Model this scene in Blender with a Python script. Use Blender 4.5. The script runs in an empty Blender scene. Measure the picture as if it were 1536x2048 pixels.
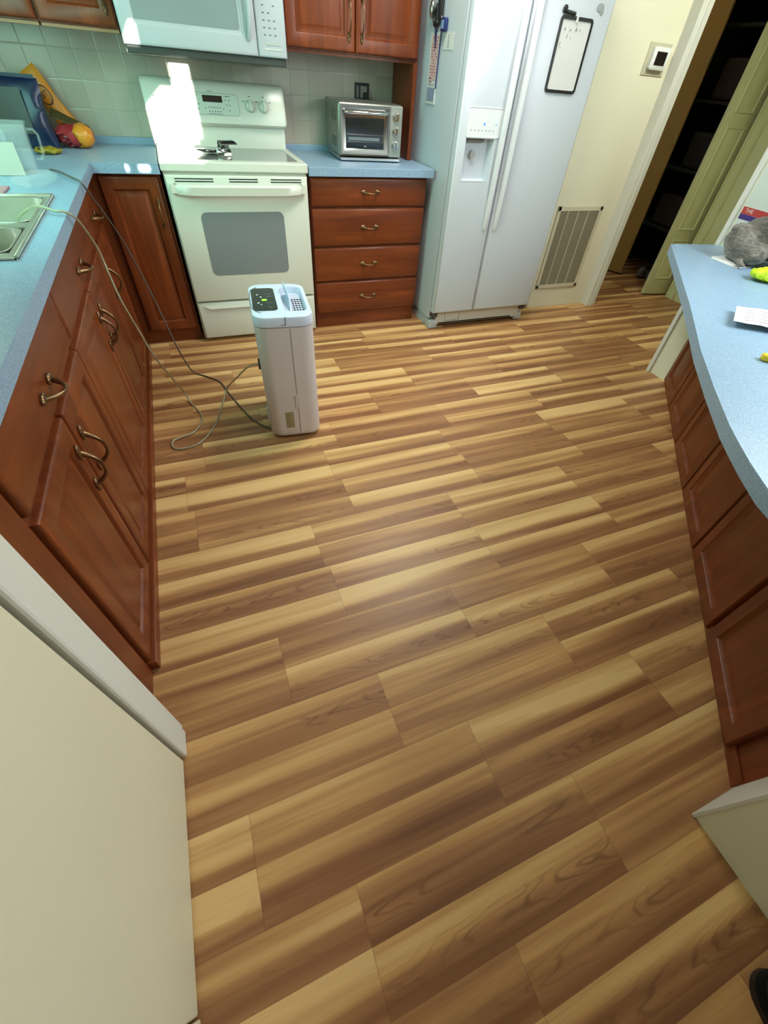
import bpy, bmesh, math, random
from mathutils import Vector, Matrix
random.seed(7)
PI = math.pi
sc = bpy.context.scene
COL = sc.collection
# ------------------------------------------------------------------ camera, world, lights, exposure
cd = bpy.data.cameras.new('camera')
cam = bpy.data.objects.new('camera', cd)
COL.objects.link(cam)
cam.location = (0.3998, -2.99, 1.3359)
cam.rotation_euler = (0.7522, -0.0692, -0.3785)
cd.sensor_fit = 'VERTICAL'
cd.sensor_height = 36.0
cd.sensor_width = 27.0
cd.lens = 838.5153 * 36.0 / 2048.0
cd.shift_x = -17.679 / 2048.0
cd.shift_y = 2.318 / 2048.0
cd.clip_start = 0.02
sc.camera = cam

sc.view_settings.view_transform = 'Standard'
sc.view_settings.look = 'None'
sc.view_settings.gamma = 1.0
sc.view_settings.use_curve_mapping = False
sc.view_settings.exposure = -0.5
sc.cycles.use_denoising = True

w = bpy.data.worlds.new('world')
sc.world = w
w.use_nodes = True
w.node_tree.nodes['Background'].inputs[0].default_value = (0.55, 0.75, 1.0, 1)
w.node_tree.nodes['Background'].inputs[1].default_value = 0.6


def area(name, loc, target, sx, sy, power, color, spread=PI):
    l = bpy.data.lights.new(name, 'AREA')
    l.shape = 'RECTANGLE'
    l.size = sx
    l.size_y = sy
    l.energy = power
    l.color = color
    l.spread = spread
    o = bpy.data.objects.new(name, l)
    COL.objects.link(o)
    o.location = loc
    d = Vector(target) - Vector(loc)
    o.rotation_euler = d.to_track_quat('-Z', 'Y').to_euler()
    return o


# low morning sun through the window at the far end of the room behind the camera
sl = bpy.data.lights.new('sun', 'SUN')
sl.energy = 36.0
sl.angle = 0.004
sl.color = (1.0, 0.97, 0.88)
so = bpy.data.objects.new('sun', sl)
COL.objects.link(so)
SUN_DX, SUN_TAN = 0.03, 0.07
so.rotation_euler = Vector((SUN_DX, 1.0, -SUN_TAN)).to_track_quat('-Z', 'Y').to_euler()
# daylight entering by the window over the sink (greenish from the foliage outside)
area('window_daylight_sink', (-0.57, -0.95, 1.62), (0.6, 0.1, 0.9), 1.3, 0.95, 36.0, (0.43, 1.0, 0.80))
# daylight from the dining room windows, right of and behind the camera
area('window_daylight_dining', (2.6, -6.3, 1.7), (1.9, -2.0, 0.8), 1.9, 1.5, 18.0, (0.80, 0.93, 1.0))
area('window_daylight_right', (3.10, -2.60, 1.68), (1.9, -2.35, 0.6), 1.5, 1.0, 105.0, (0.86, 0.96, 1.0))
area('window_daylight_hall', (0.75, -6.2, 1.5), (0.9, -1.5, 0.9), 1.0, 1.6, 5.0, (1.0, 0.95, 0.88))
# ceiling fixture of the kitchen
area('ceiling_light', (1.62, -0.75, 2.36), (1.62, -0.75, 0.0), 0.6, 0.6, 48.0, (1.0, 0.96, 0.90))
area('hallway_light', (3.9, 0.6, 2.38), (3.95, 0.2, 0.0), 0.3, 0.3, 3.0, (1.0, 0.83, 0.5))
area('hallway_wall_light', (3.45, -0.95, 2.34), (3.30, 0.02, 1.25), 0.35, 0.25, 6.5, (0.95, 1.0, 0.86), math.radians(95))


# ------------------------------------------------------------------ materials
class NT:
    def __init__(s, name):
        m = bpy.data.materials.new(name)
        m.use_nodes = True
        s.m = m
        s.t = m.node_tree
        s.b = s.t.nodes['Principled BSDF']

    def n(s, typ, **kw):
        o = s.t.nodes.new(typ)
        for k, v in kw.items():
            setattr(o, k, v)
        return o

    def link(s, a, b):
        s.t.links.new(a, b)

    def put(s, v, sock):
        if hasattr(v, 'is_linked') or isinstance(v, bpy.types.NodeSocket):
            s.t.links.new(v, sock)
        else:
            sock.default_value = v

    def math(s, op, a, b=0.0, c=0.0):
        o = s.n('ShaderNodeMath', operation=op)
        s.put(a, o.inputs[0])
        s.put(b, o.inputs[1])
        s.put(c, o.inputs[2])
        return o.outputs[0]

    def comb(s, x, y, z):
        o = s.n('ShaderNodeCombineXYZ')
        s.put(x, o.inputs[0]); s.put(y, o.inputs[1]); s.put(z, o.inputs[2])
        return o.outputs[0]

    def sep(s, v):
        o = s.n('ShaderNodeSeparateXYZ')
        s.link(v, o.inputs[0])
        return o.outputs

    def noise(s, vec, scale=1.0, detail=2.0, rough=0.5, dist=0.0):
        o = s.n('ShaderNodeTexNoise')
        s.link(vec, o.inputs['Vector'])
        o.inputs['Scale'].default_value = scale
        o.inputs['Detail'].default_value = detail
        o.inputs['Roughness'].default_value = rough
        o.inputs['Distortion'].default_value = dist
        return o.outputs['Fac']

    def ramp(s, fac, stops, interp='LINEAR'):
        o = s.n('ShaderNodeValToRGB')
        cr = o.color_ramp
        cr.interpolation = interp
        while len(cr.elements) < len(stops):
            cr.elements.new(0.5)
        for e, (p, c) in zip(cr.elements, stops):
            e.position = p
            e.color = (*c, 1) if len(c) == 3 else c
        s.put(fac, o.inputs[0])
        return o.outputs[0]

    def mix(s, f, a, b, mode='MIX'):
        o = s.n('ShaderNodeMix', data_type='RGBA', blend_type=mode)
        s.put(f, o.inputs[0])
        for v, i in ((a, 6), (b, 7)):
            if isinstance(v, tuple):
                o.inputs[i].default_value = (*v[:3], 1)
            else:
                s.link(v, o.inputs[i])
        return o.outputs[2]

    def bump(s, h, strength, dist=0.002):
        o = s.n('ShaderNodeBump')
        o.inputs['Strength'].default_value = strength
        o.inputs['Distance'].default_value = dist
        s.link(h, o.inputs['Height'])
        s.link(o.outputs[0], s.b.inputs['Normal'])

    def obj(s):
        return s.n('ShaderNodeTexCoord').outputs['Object']

    def world(s):
        return s.n('ShaderNodeNewGeometry').outputs['Position']


def lin(*c):
    return tuple(((v / 255) / 12.92 if v / 255 <= 0.04045 else ((v / 255 + 0.055) / 1.055) ** 2.4) for v in c)


def plain(name, rgb, rough=0.5, metal=0.0, spec=0.5, var=0.06, nscale=6.0, bump=0.0, bscale=200.0, trans=0.0, alpha=1.0, coat=0.0, ior=1.5, emit=None, es=0.0):
    k = NT(name)
    c = lin(*rgb)
    p = k.obj()
    f = k.noise(p, nscale, 3)
    col = k.mix(f, tuple(v * (1 - var) for v in c), tuple(min(1, v * (1 + var)) for v in c))
    k.link(col, k.b.inputs['Base Color'])
    k.b.inputs['Roughness'].default_value = rough
    k.b.inputs['Metallic'].default_value = metal
    k.b.inputs['Specular IOR Level'].default_value = spec
    k.b.inputs['Transmission Weight'].default_value = trans
    k.b.inputs['IOR'].default_value = ior
    k.b.inputs['Alpha'].default_value = alpha
    k.b.inputs['Coat Weight'].default_value = coat
    if emit:
        k.b.inputs['Emission Color'].default_value = (*lin(*emit), 1)
        k.b.inputs['Emission Strength'].default_value = es
    if bump:
        k.bump(k.noise(p, bscale, 2), bump)
    return k.m


def wood(name, axis, dark=(90, 38, 14), light=(146, 74, 33), rough=0.36):
    k = NT(name)
    p = k.world()
    x, y, z = k.sep(p)
    s = [9.0, 9.0, 9.0]
    s['xyz'.index(axis)] = 0.7
    v = k.comb(k.math('MULTIPLY', x, s[0]), k.math('MULTIPLY', y, s[1]), k.math('MULTIPLY', z, s[2]))
    n1 = k.noise(v, 1.6, 4, 0.6, 0.6)
    v2 = k.comb(k.math('MULTIPLY', x, s[0] * 8), k.math('MULTIPLY', y, s[1] * 8), k.math('MULTIPLY', z, s[2] * 3))
    n2 = k.noise(v2, 1.0, 3, 0.6)
    f = k.math('ADD', k.math('MULTIPLY', n1, 0.75), k.math('MULTIPLY', n2, 0.25))
    col = k.ramp(f, [(0.3, lin(*dark)), (0.55, lin(*[(a + b) / 2 for a, b in zip(dark, light)])), (0.72, lin(*light))])
    k.link(col, k.b.inputs['Base Color'])
    k.b.inputs['Roughness'].default_value = rough
    k.b.inputs['Specular IOR Level'].default_value = 0.4
    k.bump(n2, 0.08)
    return k.m


W_Z = wood('cherry_vertical', 'z')
W_X = wood('cherry_along_x', 'x')
W_Y = wood('cherry_along_y', 'y')


def make_floor_mat():
    k = NT('vinyl_plank')
    p = k.world()
    x, y, z = k.sep(p)
    RW, CL = 0.2285, 0.64
    rmin, nrow = -18, 32
    offs = {-3: .418, -2: .205, -1: .64, 0: .37, 1: .612, 2: .596, 3: .158, 4: .133, 5: .225, 6: .535, 7: .205, 8: .45, 9: .08}
    rr = k.math('DIVIDE', k.math('ADD', y, 2.500), RW)
    row = k.math('FLOOR', rr)
    fy = k.math('SUBTRACT', rr, row)
    fac = k.math('DIVIDE', k.math('ADD', k.math('SUBTRACT', row, rmin), 0.5), nrow)
    stops = []
    for i in range(nrow):
        o = offs.get(i + rmin, random.random() * CL)
        stops.append((i / nrow, (o, o, o)))
    off = k.ramp(fac, stops, 'CONSTANT')
    off = k.sep(off)[0]
    cc = k.math('DIVIDE', k.math('SUBTRACT', x, off), CL)
    cell = k.math('FLOOR', cc)
    fx = k.math('SUBTRACT', cc, cell)
    strip = k.math('FLOOR', k.math('MULTIPLY', fy, 2.0))
    v = k.math('SUBTRACT', k.math('MULTIPLY', fy, 2.0), strip)
    wn = k.n('ShaderNodeTexWhiteNoise', noise_dimensions='3D')
    k.link(k.comb(row, cell, strip), wn.inputs['Vector'])
    rid = wn.outputs['Value']
    r3 = k.sep(wn.outputs['Color'])
    sh = k.math('MULTIPLY', rid, 53.0)
    sh2 = k.math('MULTIPLY', r3[1], 31.0)
    # long soft colour bands running with the board
    b1 = k.noise(k.comb(k.math('ADD', k.math('MULTIPLY', x, 0.8), sh), k.math('ADD', k.math('MULTIPLY', y, 20.0), sh2), 0.0), 1.0, 2.0, 0.5, 0.2)
    b2 = k.noise(k.comb(k.math('ADD', k.math('MULTIPLY', x, 2.2), sh2), k.math('ADD', k.math('MULTIPLY', y, 75.0), sh), 3.0), 1.0, 3.0, 0.6, 0.3)
    wob = k.noise(k.comb(k.math('ADD', k.math('MULTIPLY', x, 1.3), sh2), sh, 7.0), 1.0, 1.0)
    c0 = k.math('ADD', k.math('ADD', 0.10, k.math('MULTIPLY', r3[0], 0.45)), k.math('MULTIPLY', k.math('SUBTRACT', wob, 0.5), 0.55))
    L = k.math('MINIMUM', k.math('MAXIMUM', k.math('DIVIDE', k.math('SUBTRACT', v, c0), 0.42), 0.0), 1.0)
    L = k.math('MULTIPLY', k.math('MULTIPLY', L, L), k.math('SUBTRACT', 3.0, k.math('MULTIPLY', L, 2.0)))
    A = k.math('ADD', 0.08, k.math('MULTIPLY', k.math('POWER', r3[2], 0.8), 0.50))
    t = k.math('ADD', k.math('MULTIPLY', k.math('SUBTRACT', b1, 0.5), 1.15), k.math('MULTIPLY', k.math('SUBTRACT', b2, 0.5), 0.32))
    t = k.math('ADD', t, k.math('MULTIPLY', L, A))
    t = k.math('ADD', t, k.math('ADD', 0.34, k.math('MULTIPLY', k.math('SUBTRACT', r3[1], 0.5), 0.16)))
    base = k.ramp(t, [(0.0, lin(118, 76, 48)), (0.25, lin(146, 98, 62)), (0.45, lin(170, 122, 78)), (0.65, lin(203, 156, 99)), (0.9, lin(230, 190, 129))])
    # cathedral figure: nested arches down the middle of the board
    n3 = k.noise(k.comb(k.math('ADD', k.math('MULTIPLY', x, 4.5), sh), k.math('ADD', k.math('MULTIPLY', y, 22.0), sh2), 1.0), 1.0, 2.0, 0.5, 0.3)
    vv = k.math('SUBTRACT', v, 0.45)
    q = k.math('ADD', k.math('ADD', k.math('MULTIPLY', x, 9.0), k.math('MULTIPLY', k.math('MULTIPLY', vv, vv), -26.0)), k.math('MULTIPLY', n3, 4.5))
    ring = k.math('POWER', k.math('MAXIMUM', k.math('SINE', k.math('MULTIPLY', q, 6.2832)), 0.0), 2.0)
    soft = k.noise(k.comb(k.math('ADD', k.math('MULTIPLY', x, 2.0), sh2), k.math('MULTIPLY', y, 3.0), 5.0), 1.0, 1.0)
    mask = k.math('MULTIPLY', k.math('GREATER_THAN', rid, 0.35), k.math('MINIMUM', k.math('MAXIMUM', k.math('MULTIPLY', k.math('SUBTRACT', soft, 0.46), 10.0), 0.0), 1.0))
    mask = k.math('MULTIPLY', mask, k.math('MAXIMUM', k.math('SUBTRACT', 1.0, k.math('MULTIPLY', k.math('ABSOLUTE', vv), 2.6)), 0.0))
    mask = k.math('MULTIPLY', mask, k.math('SUBTRACT', 1.0, k.math('MULTIPLY', L, 0.7)))
    figure = k.math('MULTIPLY', k.math('MULTIPLY', ring, mask), 0.62)
    base = k.mix(figure, base, lin(104, 64, 42))
    # knots
    vo = k.n('ShaderNodeTexVoronoi')
    k.link(k.comb(k.math('ADD', k.math('MULTIPLY', x, 1.5), sh), k.math('MULTIPLY', y, 4.4), 0.0), vo.inputs['Vector'])
    vo.inputs['Scale'].default_value = 1.0
    kn = k.math('MINIMUM', k.math('MAXIMUM', k.math('MULTIPLY', k.math('SUBTRACT', 0.10, vo.outputs['Distance']), 14.0), 0.0), 1.0)
    kn = k.math('MULTIPLY', kn, k.math('GREATER_THAN', r3[0], 0.55))
    base = k.mix(k.math('MULTIPLY', kn, 0.35), base, lin(96, 54, 36))
    # fine fibres
    fi = k.noise(k.comb(k.math('MULTIPLY', x, 8.0), k.math('MULTIPLY', y, 330.0), sh), 1.0, 2.0, 0.6)
    base = k.mix(k.math('MULTIPLY', k.math('SUBTRACT', fi, 0.35), 0.32), base, lin(120, 78, 48))
    # joints
    ex = k.math('MINIMUM', fx, k.math('SUBTRACT', 1.0, fx))
    ey = k.math('MINIMUM', fy, k.math('SUBTRACT', 1.0, fy))
    jx = k.math('LESS_THAN', ex, 0.0018)
    jy = k.math('LESS_THAN', ey, 0.0045)
    j = k.math('MAXIMUM', jx, jy)
    base = k.mix(k.math('MULTIPLY', j, 0.35), base, lin(96, 58, 36))
    k.link(base, k.b.inputs['Base Color'])
    k.link(k.math('ADD', 0.36, k.math('MULTIPLY', fi, 0.12)), k.b.inputs['Roughness'])
    k.b.inputs['Specular IOR Level'].default_value = 0.42
    k.bump(k.math('SUBTRACT', fi, k.math('MULTIPLY', j, 1.5)), 0.12, 0.001)
    return k.m


FLOOR = make_floor_mat()


def make_tile_mat():
    k = NT('square_wall_tile')
    x, y, z = k.sep(k.world())
    u = k.math('DIVIDE', k.math('SUBTRACT', x, 0.612), 0.1113)
    v = k.math('DIVIDE', k.math('SUBTRACT', z, 1.280), 0.1125)
    fu = k.math('FRACT', k.math('ADD', u, 50.0))
    fv = k.math('FRACT', k.math('ADD', v, 50.0))
    e = k.math('MINIMUM', k.math('MINIMUM', fu, k.math('SUBTRACT', 1.0, fu)), k.math('MINIMUM', fv, k.math('SUBTRACT', 1.0, fv)))
    g = k.math('MINIMUM', k.math('DIVIDE', e, 0.045), 1.0)
    wn = k.n('ShaderNodeTexWhiteNoise', noise_dimensions='2D')
    k.link(k.comb(k.math('FLOOR', u), k.math('FLOOR', v), 0.0), wn.inputs['Vector'])
    tone = k.mix(wn.outputs['Value'], lin(178, 172, 156), lin(192, 186, 170))
    n = k.noise(k.world(), 30.0, 2)
    tone = k.mix(k.math('MULTIPLY', n, 0.2), tone, lin(160, 160, 142))
    col = k.mix(k.math('LESS_THAN', e, 0.014), tone, lin(166, 166, 150))
    k.link(col, k.b.inputs['Base Color'])
    k.b.inputs['Roughness'].default_value = 0.22
    k.bump(g, 0.35, 0.002)
    return k.m


TILE = make_tile_mat()


def make_laminate():
    k = NT('blue_laminate')
    p = k.obj()
    n = k.noise(p, 420.0, 2, 0.7)
    n2 = k.noise(p, 3.0, 2)
    c = k.ramp(n, [(0.35, lin(108, 138, 166)), (0.5, lin(138, 166, 190)), (0.66, lin(168, 192, 210))])
    c = k.mix(k.math('MULTIPLY', n2, 0.15), c, lin(108, 138, 168))
    k.link(c, k.b.inputs['Base Color'])
    k.b.inputs['Roughness'].default_value = 0.36
    return k.m


LAM = make_laminate()


def make_fridge_white():
    k = NT('textured_white_enamel')
    p = k.obj()
    n = k.noise(p, 260.0, 2, 0.6)
    c = k.mix(n, lin(188, 197, 204), lin(205, 213, 219))
    k.link(c, k.b.inputs['Base Color'])
    k.b.inputs['Roughness'].default_value = 0.3
    k.bump(n, 0.25, 0.001)
    return k.m


FRIDGE = make_fridge_white()
WALLP = plain('cream_wall_paint', (228, 224, 200), 0.75, var=0.03, nscale=3, bump=0.15, bscale=300)
DOORP = plain('cream_door_paint', (224, 218, 190), 0.5, var=0.03, nscale=4, bump=0.05, bscale=400)
TRIMP = plain('white_trim_paint', (220, 220, 210), 0.45, var=0.03, nscale=8, bump=0.1, bscale=60)
CEIL = plain('ceiling_paint', (235, 235, 230), 0.9)
GREENLIT = plain('green_lit_cream_paint', (192, 192, 142), 0.4, var=0.12, nscale=5)  # green tint of the light put into the cream paint
WARMLIT = plain('warm_lit_cream_paint', (150, 118, 58), 0.5, var=0.08, nscale=4)  # warm light on cream paint put into the colour
STOVE = plain('cream_enamel', (218, 220, 206), 0.25, var=0.02)
MICRO = plain('white_plastic_gloss', (182, 190, 194), 0.25, var=0.02)
PLASTIC = plain('dehumidifier_plastic', (206, 198, 196), 0.42, var=0.02)
PLASTIC2 = plain('dehumidifier_top_plastic', (206, 214, 232), 0.4, var=0.02)
BLACK = plain('black_plastic', (22, 23, 24), 0.4)
PANELB = plain('dark_green_black_panel', (38, 46, 40), 0.25)
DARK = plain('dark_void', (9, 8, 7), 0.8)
DARKW = plain('closet_unlit_tone', (60, 52, 42), 0.9)  # lack of light in the closet put into the colour
GREYGL = plain('grey_oven_window', (128, 134, 136), 0.16, var=0.03)
CERAM = plain('grey_ceramic_glass', (120, 128, 122), 0.1, var=0.12, nscale=4)
MWGL = plain('microwave_window_grey', (132, 146, 146), 0.14)
BRONZE = plain('antique_bronze', (128, 98, 68), 0.3, metal=0.85, var=0.3, nscale=60)
STEEL = plain('brushed_steel', (172, 172, 166), 0.22, metal=1.0, var=0.08, nscale=40)
CHROME = plain('polished_chrome', (215, 215, 212), 0.08, metal=1.0)
SINKST = plain('sink_steel', (214, 218, 206), 0.3, metal=0.85, var=0.1, nscale=20)
GLASSD = plain('dark_oven_glass', (30, 34, 38), 0.06, spec=0.8)
CLEAR = plain('clear_acrylic', (225, 235, 235), 0.03, alpha=0.12, spec=1.0)
TUBE = plain('clear_yellowed_tube', (176, 172, 140), 0.2, alpha=0.7)
PAPER = plain('white_paper', (212, 213, 208), 0.8, var=0.03)
PAPERPINK = plain('pinkish_printed_paper', (206, 176, 174), 0.8, var=0.12, nscale=30)
BLUEP = plain('blue_foil', (6, 30, 62), 0.3, var=0.35, nscale=14)
YELLOWF = plain('yellow_orange_foil', (210, 136, 36), 0.35, var=0.12, nscale=12)
REDF = plain('red_foil', (150, 40, 48), 0.25, var=0.4, nscale=18)
YPACK = plain('yellow_wrapper', (150, 130, 34), 0.35, var=0.25, nscale=30)
LIME = plain('lime_wrapper', (196, 224, 30), 0.5, var=0.2, nscale=40)
YEL = plain('yellow_marker_plastic', (230, 200, 40), 0.4)
NAVY = plain('navy_plastic', (28, 44, 98), 0.35)
INK = plain('ink', (46, 46, 50), 0.7)
INKG = plain('grey_print', (104, 108, 108), 0.7)
REDINK = plain('red_print', (186, 60, 56), 0.7)
CORDM = plain('grey_cord_rubber', (84, 82, 74), 0.5)
FILT = plain('brown_sponge', (104, 78, 60), 0.9, var=0.3, nscale=60)
TSTAT = plain('thermostat_white', (226, 230, 226), 0.4)
LCD = plain('dark_lcd', (28, 18, 22), 0.2)
LEDB = plain('blue_led', (40, 110, 255), 0.4, emit=(40, 110, 255), es=2.5)
LEDG = plain('green_led', (120, 255, 60), 0.4, emit=(150, 255, 40), es=2.0)
LEDW = plain('white_led', (240, 255, 240), 0.4, emit=(230, 255, 230), es=1.0)
VENTM = plain('vent_cream_metal', (208, 202, 178), 0.5)
VENTD = plain('vent_shadow_grey', (70, 66, 54), 0.9)
SHOE = plain('black_shoe_leather', (22, 24, 32), 0.5)
MAIL = plain('label_tan', (150, 140, 104), 0.6, var=0.15, nscale=60)
PURPLE = plain('purple_print', (66, 44, 120), 0.7)


def make_fur():
    k = NT('grey_fur')
    p = k.obj()
    x, y, z = k.sep(p)
    v = k.comb(k.math('MULTIPLY', x, 60.0), k.math('MULTIPLY', y, 26.0), k.math('MULTIPLY', z, 90.0))
    n = k.noise(v, 1.0, 4, 0.65, 0.8)
    n2 = k.noise(p, 9.0, 2)
    c = k.ramp(k.math('ADD', k.math('MULTIPLY', n, 0.6), k.math('MULTIPLY', n2, 0.4)),
               [(0.3, lin(64, 60, 56)), (0.48, lin(108, 102, 94)), (0.64, lin(158, 151, 138))])
    k.link(c, k.b.inputs['Base Color'])
    k.b.inputs['Roughness'].default_value = 0.9
    k.b.inputs['Sheen Weight'].default_value = 0.3
    k.bump(n, 0.7, 0.006)
    return k.m


FUR = make_fur()


# ------------------------------------------------------------------ mesh helpers
class MB:
    def __init__(s):
        s.bm = bmesh.new()

    def box(s, x0, x1, y0, y1, z0, z1, bev=0.0, seg=2, M=None):
        r = bmesh.ops.create_cube(s.bm, size=1.0)
        vs = r['verts']
        for v in vs:
            v.co = Vector(((x0 + x1) / 2 + v.co.x * (x1 - x0), (y0 + y1) / 2 + v.co.y * (y1 - y0), (z0 + z1) / 2 + v.co.z * (z1 - z0)))
            if M is not None:
                v.co = M @ v.co
        if bev > 0:
            es = list({e for v in vs for e in v.link_edges})
            bmesh.ops.bevel(s.bm, geom=es, offset=bev, segments=seg, affect='EDGES', profile=0.5)
        return s

    def cyl(s, p0, p1, r0, r1=None, seg=16, caps=True):
        r1 = r0 if r1 is None else r1
        p0, p1 = Vector(p0), Vector(p1)
        d = p1 - p0
        q = d.to_track_quat('Z', 'Y').to_matrix().to_4x4()
        M = Matrix.Translation((p0 + p1) / 2) @ q
        bmesh.ops.create_cone(s.bm, cap_ends=caps, segments=seg, radius1=r0, radius2=r1, depth=d.length, matrix=M)
        return s

    def ell(s, c, r, M=None, sub=3):
        T = Matrix.Translation(c) @ (M if M is not None else Matrix()) @ Matrix.Diagonal((*r, 1))
        bmesh.ops.create_icosphere(s.bm, subdivisions=sub, radius=1.0, matrix=T)
        return s

    def tube(s, pts, r, seg=8, flat=1.0):
        pts = [Vector(p) for p in pts]
        rs = r if isinstance(r, (list, tuple)) else [r] * len(pts)
        rings = []
        up = None
        for i, p in enumerate(pts):
            t = (pts[min(i + 1, len(pts) - 1)] - pts[max(i - 1, 0)]).normalized()
            if up is None:
                up = Vector((0, 0, 1)) if abs(t.z) < 0.9 else Vector((1, 0, 0))
            a = t.cross(up).normalized()
            b = a.cross(t).normalized()
            up = b
            rings.append([s.bm.verts.new(p + (a * math.cos(2 * PI * j / seg) * rs[i] + b * math.sin(2 * PI * j / seg) * rs[i] * flat)) for j in range(seg)])
        for i in range(len(rings) - 1):
            for j in range(seg):
                s.bm.faces.new((rings[i][j], rings[i][(j + 1) % seg], rings[i + 1][(j + 1) % seg], rings[i + 1][j]))
        s.bm.faces.new(rings[0][::-1])
        s.bm.faces.new(rings[-1])
        return s

    def loft(s, rings, cap0=True, cap1=True):
        R = [[s.bm.verts.new(Vector(p)) for p in ring] for ring in rings]
        n = len(R[0])
        for i in range(len(R) - 1):
            for j in range(n):
                s.bm.faces.new((R[i][j], R[i][(j + 1) % n], R[i + 1][(j + 1) % n], R[i + 1][j]))
        if cap0:
            s.bm.faces.new(R[0][::-1])
        if cap1:
            s.bm.faces.new(R[-1])
        return s

    def prism(s, poly, z0, z1):
        return s.loft([[(x, y, z0) for x, y in poly], [(x, y, z1) for x, y in poly]])

    def build(s, name, mat, parent=None, smooth=None, M=None):
        if M is not None:
            s.bm.transform(M)
        bmesh.ops.recalc_face_normals(s.bm, faces=s.bm.faces)
        me = bpy.data.meshes.new(name)
        s.bm.to_mesh(me)
        s.bm.free()
        if smooth is not None:
            me.shade_smooth()
            me.set_sharp_from_angle(angle=math.radians(smooth))
        me.materials.append(mat)
        o = bpy.data.objects.new(name, me)
        COL.objects.link(o)
        if parent is not None:
            o.parent = parent
        return o


def spline(pts, n=8):
    P = [Vector(p) for p in pts]
    P = [2 * P[0] - P[1]] + P + [2 * P[-1] - P[-2]]
    out = []
    for i in range(1, len(P) - 2):
        for k in range(n):
            t = k / n
            a, b, c, d = P[i - 1], P[i], P[i + 1], P[i + 2]
            out.append(0.5 * ((2 * b) + (-a + c) * t + (2 * a - 5 * b + 4 * c - d) * t * t + (-a + 3 * b - 3 * c + d) * t ** 3))
    out.append(P[-2])
    return out


def tag(o, label, cat, group=None):
    o['label'] = label
    o['category'] = cat
    if group:
        o['group'] = group
    return o


def thing(name, label, cat, loc=(0, 0, 0), rz=0.0, group=None):
    o = bpy.data.objects.new(name, None)
    COL.objects.link(o)
    o.location = loc
    o.rotation_euler = (0, 0, rz)
    o.empty_display_size = 0.1
    return tag(o, label, cat, group)


def struct(o):
    o['kind'] = 'structure'
    return o


def wbox(name, mat, *b, bev=0.0):
    return struct(MB().box(*b, bev=bev).build(name, mat))


def rrect(w, h, r, n=5, cx=0.0, cy=0.0):
    out = []
    for (sx, sy, a0) in ((1, 1, 0), (-1, 1, 90), (-1, -1, 180), (1, -1, 270)):
        for i in range(n + 1):
            a = math.radians(a0 + 90 * i / n)
            out.append((cx + sx * (w / 2 - r) + r * math.cos(a), cy + sy * (h / 2 - r) + r * math.sin(a)))
    return out


# a frame maps local (u across, v up, d out of the face) to the thing's coordinates
def frame(o, u, d):
    o, u, d = Vector(o), Vector(u).normalized(), Vector(d).normalized()
    v = Vector((0, 0, 1))
    return Matrix(((u.x, v.x, d.x, o.x), (u.y, v.y, d.y, o.y), (u.z, v.z, d.z, o.z), (0, 0, 0, 1)))


def rect_rings(mb, u0, u1, v0, v1, prof):
    rings = []
    for off, d in prof:
        rings.append([(u0 + off, v0 + off, d), (u1 - off, v0 + off, d), (u1 - off, v1 - off, d), (u0 + off, v1 - off, d)])
    mb.loft(rings, True, True)


PANEL = [(0, 0), (0, .013), (.002, .016), (.006, .019), (.010, .020), (.052, .020), (.055, .017), (.058, .0115), (.062, .006), (.066, .006), (.084, .0165), (.088, .0175)]
PANEL_DEEP = [(0, 0), (0, .013), (.004, .020), (.050, .020), (.060, .007), (.066, .006), (.094, .014), (.098, .015)]
SLAB = [(0, 0), (0, .012), (.003, .016), (.008, .019), (.012, .020)]


def panel_door(parent, M, u0, u1, v0, v1, mat, prof=PANEL, name='door'):
    mb = MB()
    rect_rings(mb, u0, u1, v0, v1, prof)
    return mb.build(name, mat, parent, smooth=50, M=M)


def pull(parent, M, cu, cv, length, vertical, mat=BRONZE, proj=.028, big=1.0, d0=.020):
    """bail pull with leaf shaped feet"""
    mb = MB()
    h = length / 2
    pts = []
    for i in range(17):
        t = -1 + 2 * i / 16
        pts.append((t * h * .86, d0 + .004 + proj * (1 - abs(t) ** 2.4), 0))
    rs = [(.0032 + .0022 * abs(-1 + 2 * i / 16) ** 2) * big for i in range(17)]
    loc = []
    for a, d, s_ in pts:
        loc.append((cu + s_, cv + a, d) if vertical else (cu + a, cv + s_ - .006 * (1 - (a / h) ** 2), d))
    mb.tube(loc, rs, 8)
    for sgn in (-1, 1):
        for k_, (dd, rad) in enumerate(((.86, .011), (1.02, .008), (1.12, .005))):
            r3 = (rad * big * .8, rad * big * 1.25, .005 * big) if vertical else (rad * big * 1.25, rad * big * .8, .005 * big)
            c = (cu, cv + sgn * h * dd, d0 + .003) if vertical else (cu + sgn * h * dd, cv, d0 + .003)
            mb.ell(c, r3, sub=2)
    return mb.build('handle', mat, parent, smooth=60, M=M)


def text(body, size, mat, parent, M, name='lettering', depth=.0004, align='CENTER', sx=1.0):
    cu = bpy.data.curves.new(name, 'FONT')
    cu.body = body
    cu.size = size
    cu.extrude = depth
    cu.align_x = align
    cu.align_y = 'CENTER'
    o = bpy.data.objects.new(name, cu)
    COL.objects.link(o)
    dg = bpy.context.evaluated_depsgraph_get()
    me = bpy.data.meshes.new_from_object(o.evaluated_get(dg))
    bpy.data.objects.remove(o)
    bpy.data.curves.remove(cu)
    me.transform(M @ Matrix.Diagonal((sx, 1, 1, 1)))
    me.name = name
    me.materials.clear()
    me.materials.append(mat)
    ob = bpy.data.objects.new(name, me)
    COL.objects.link(ob)
    ob.parent = parent
    return ob


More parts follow.
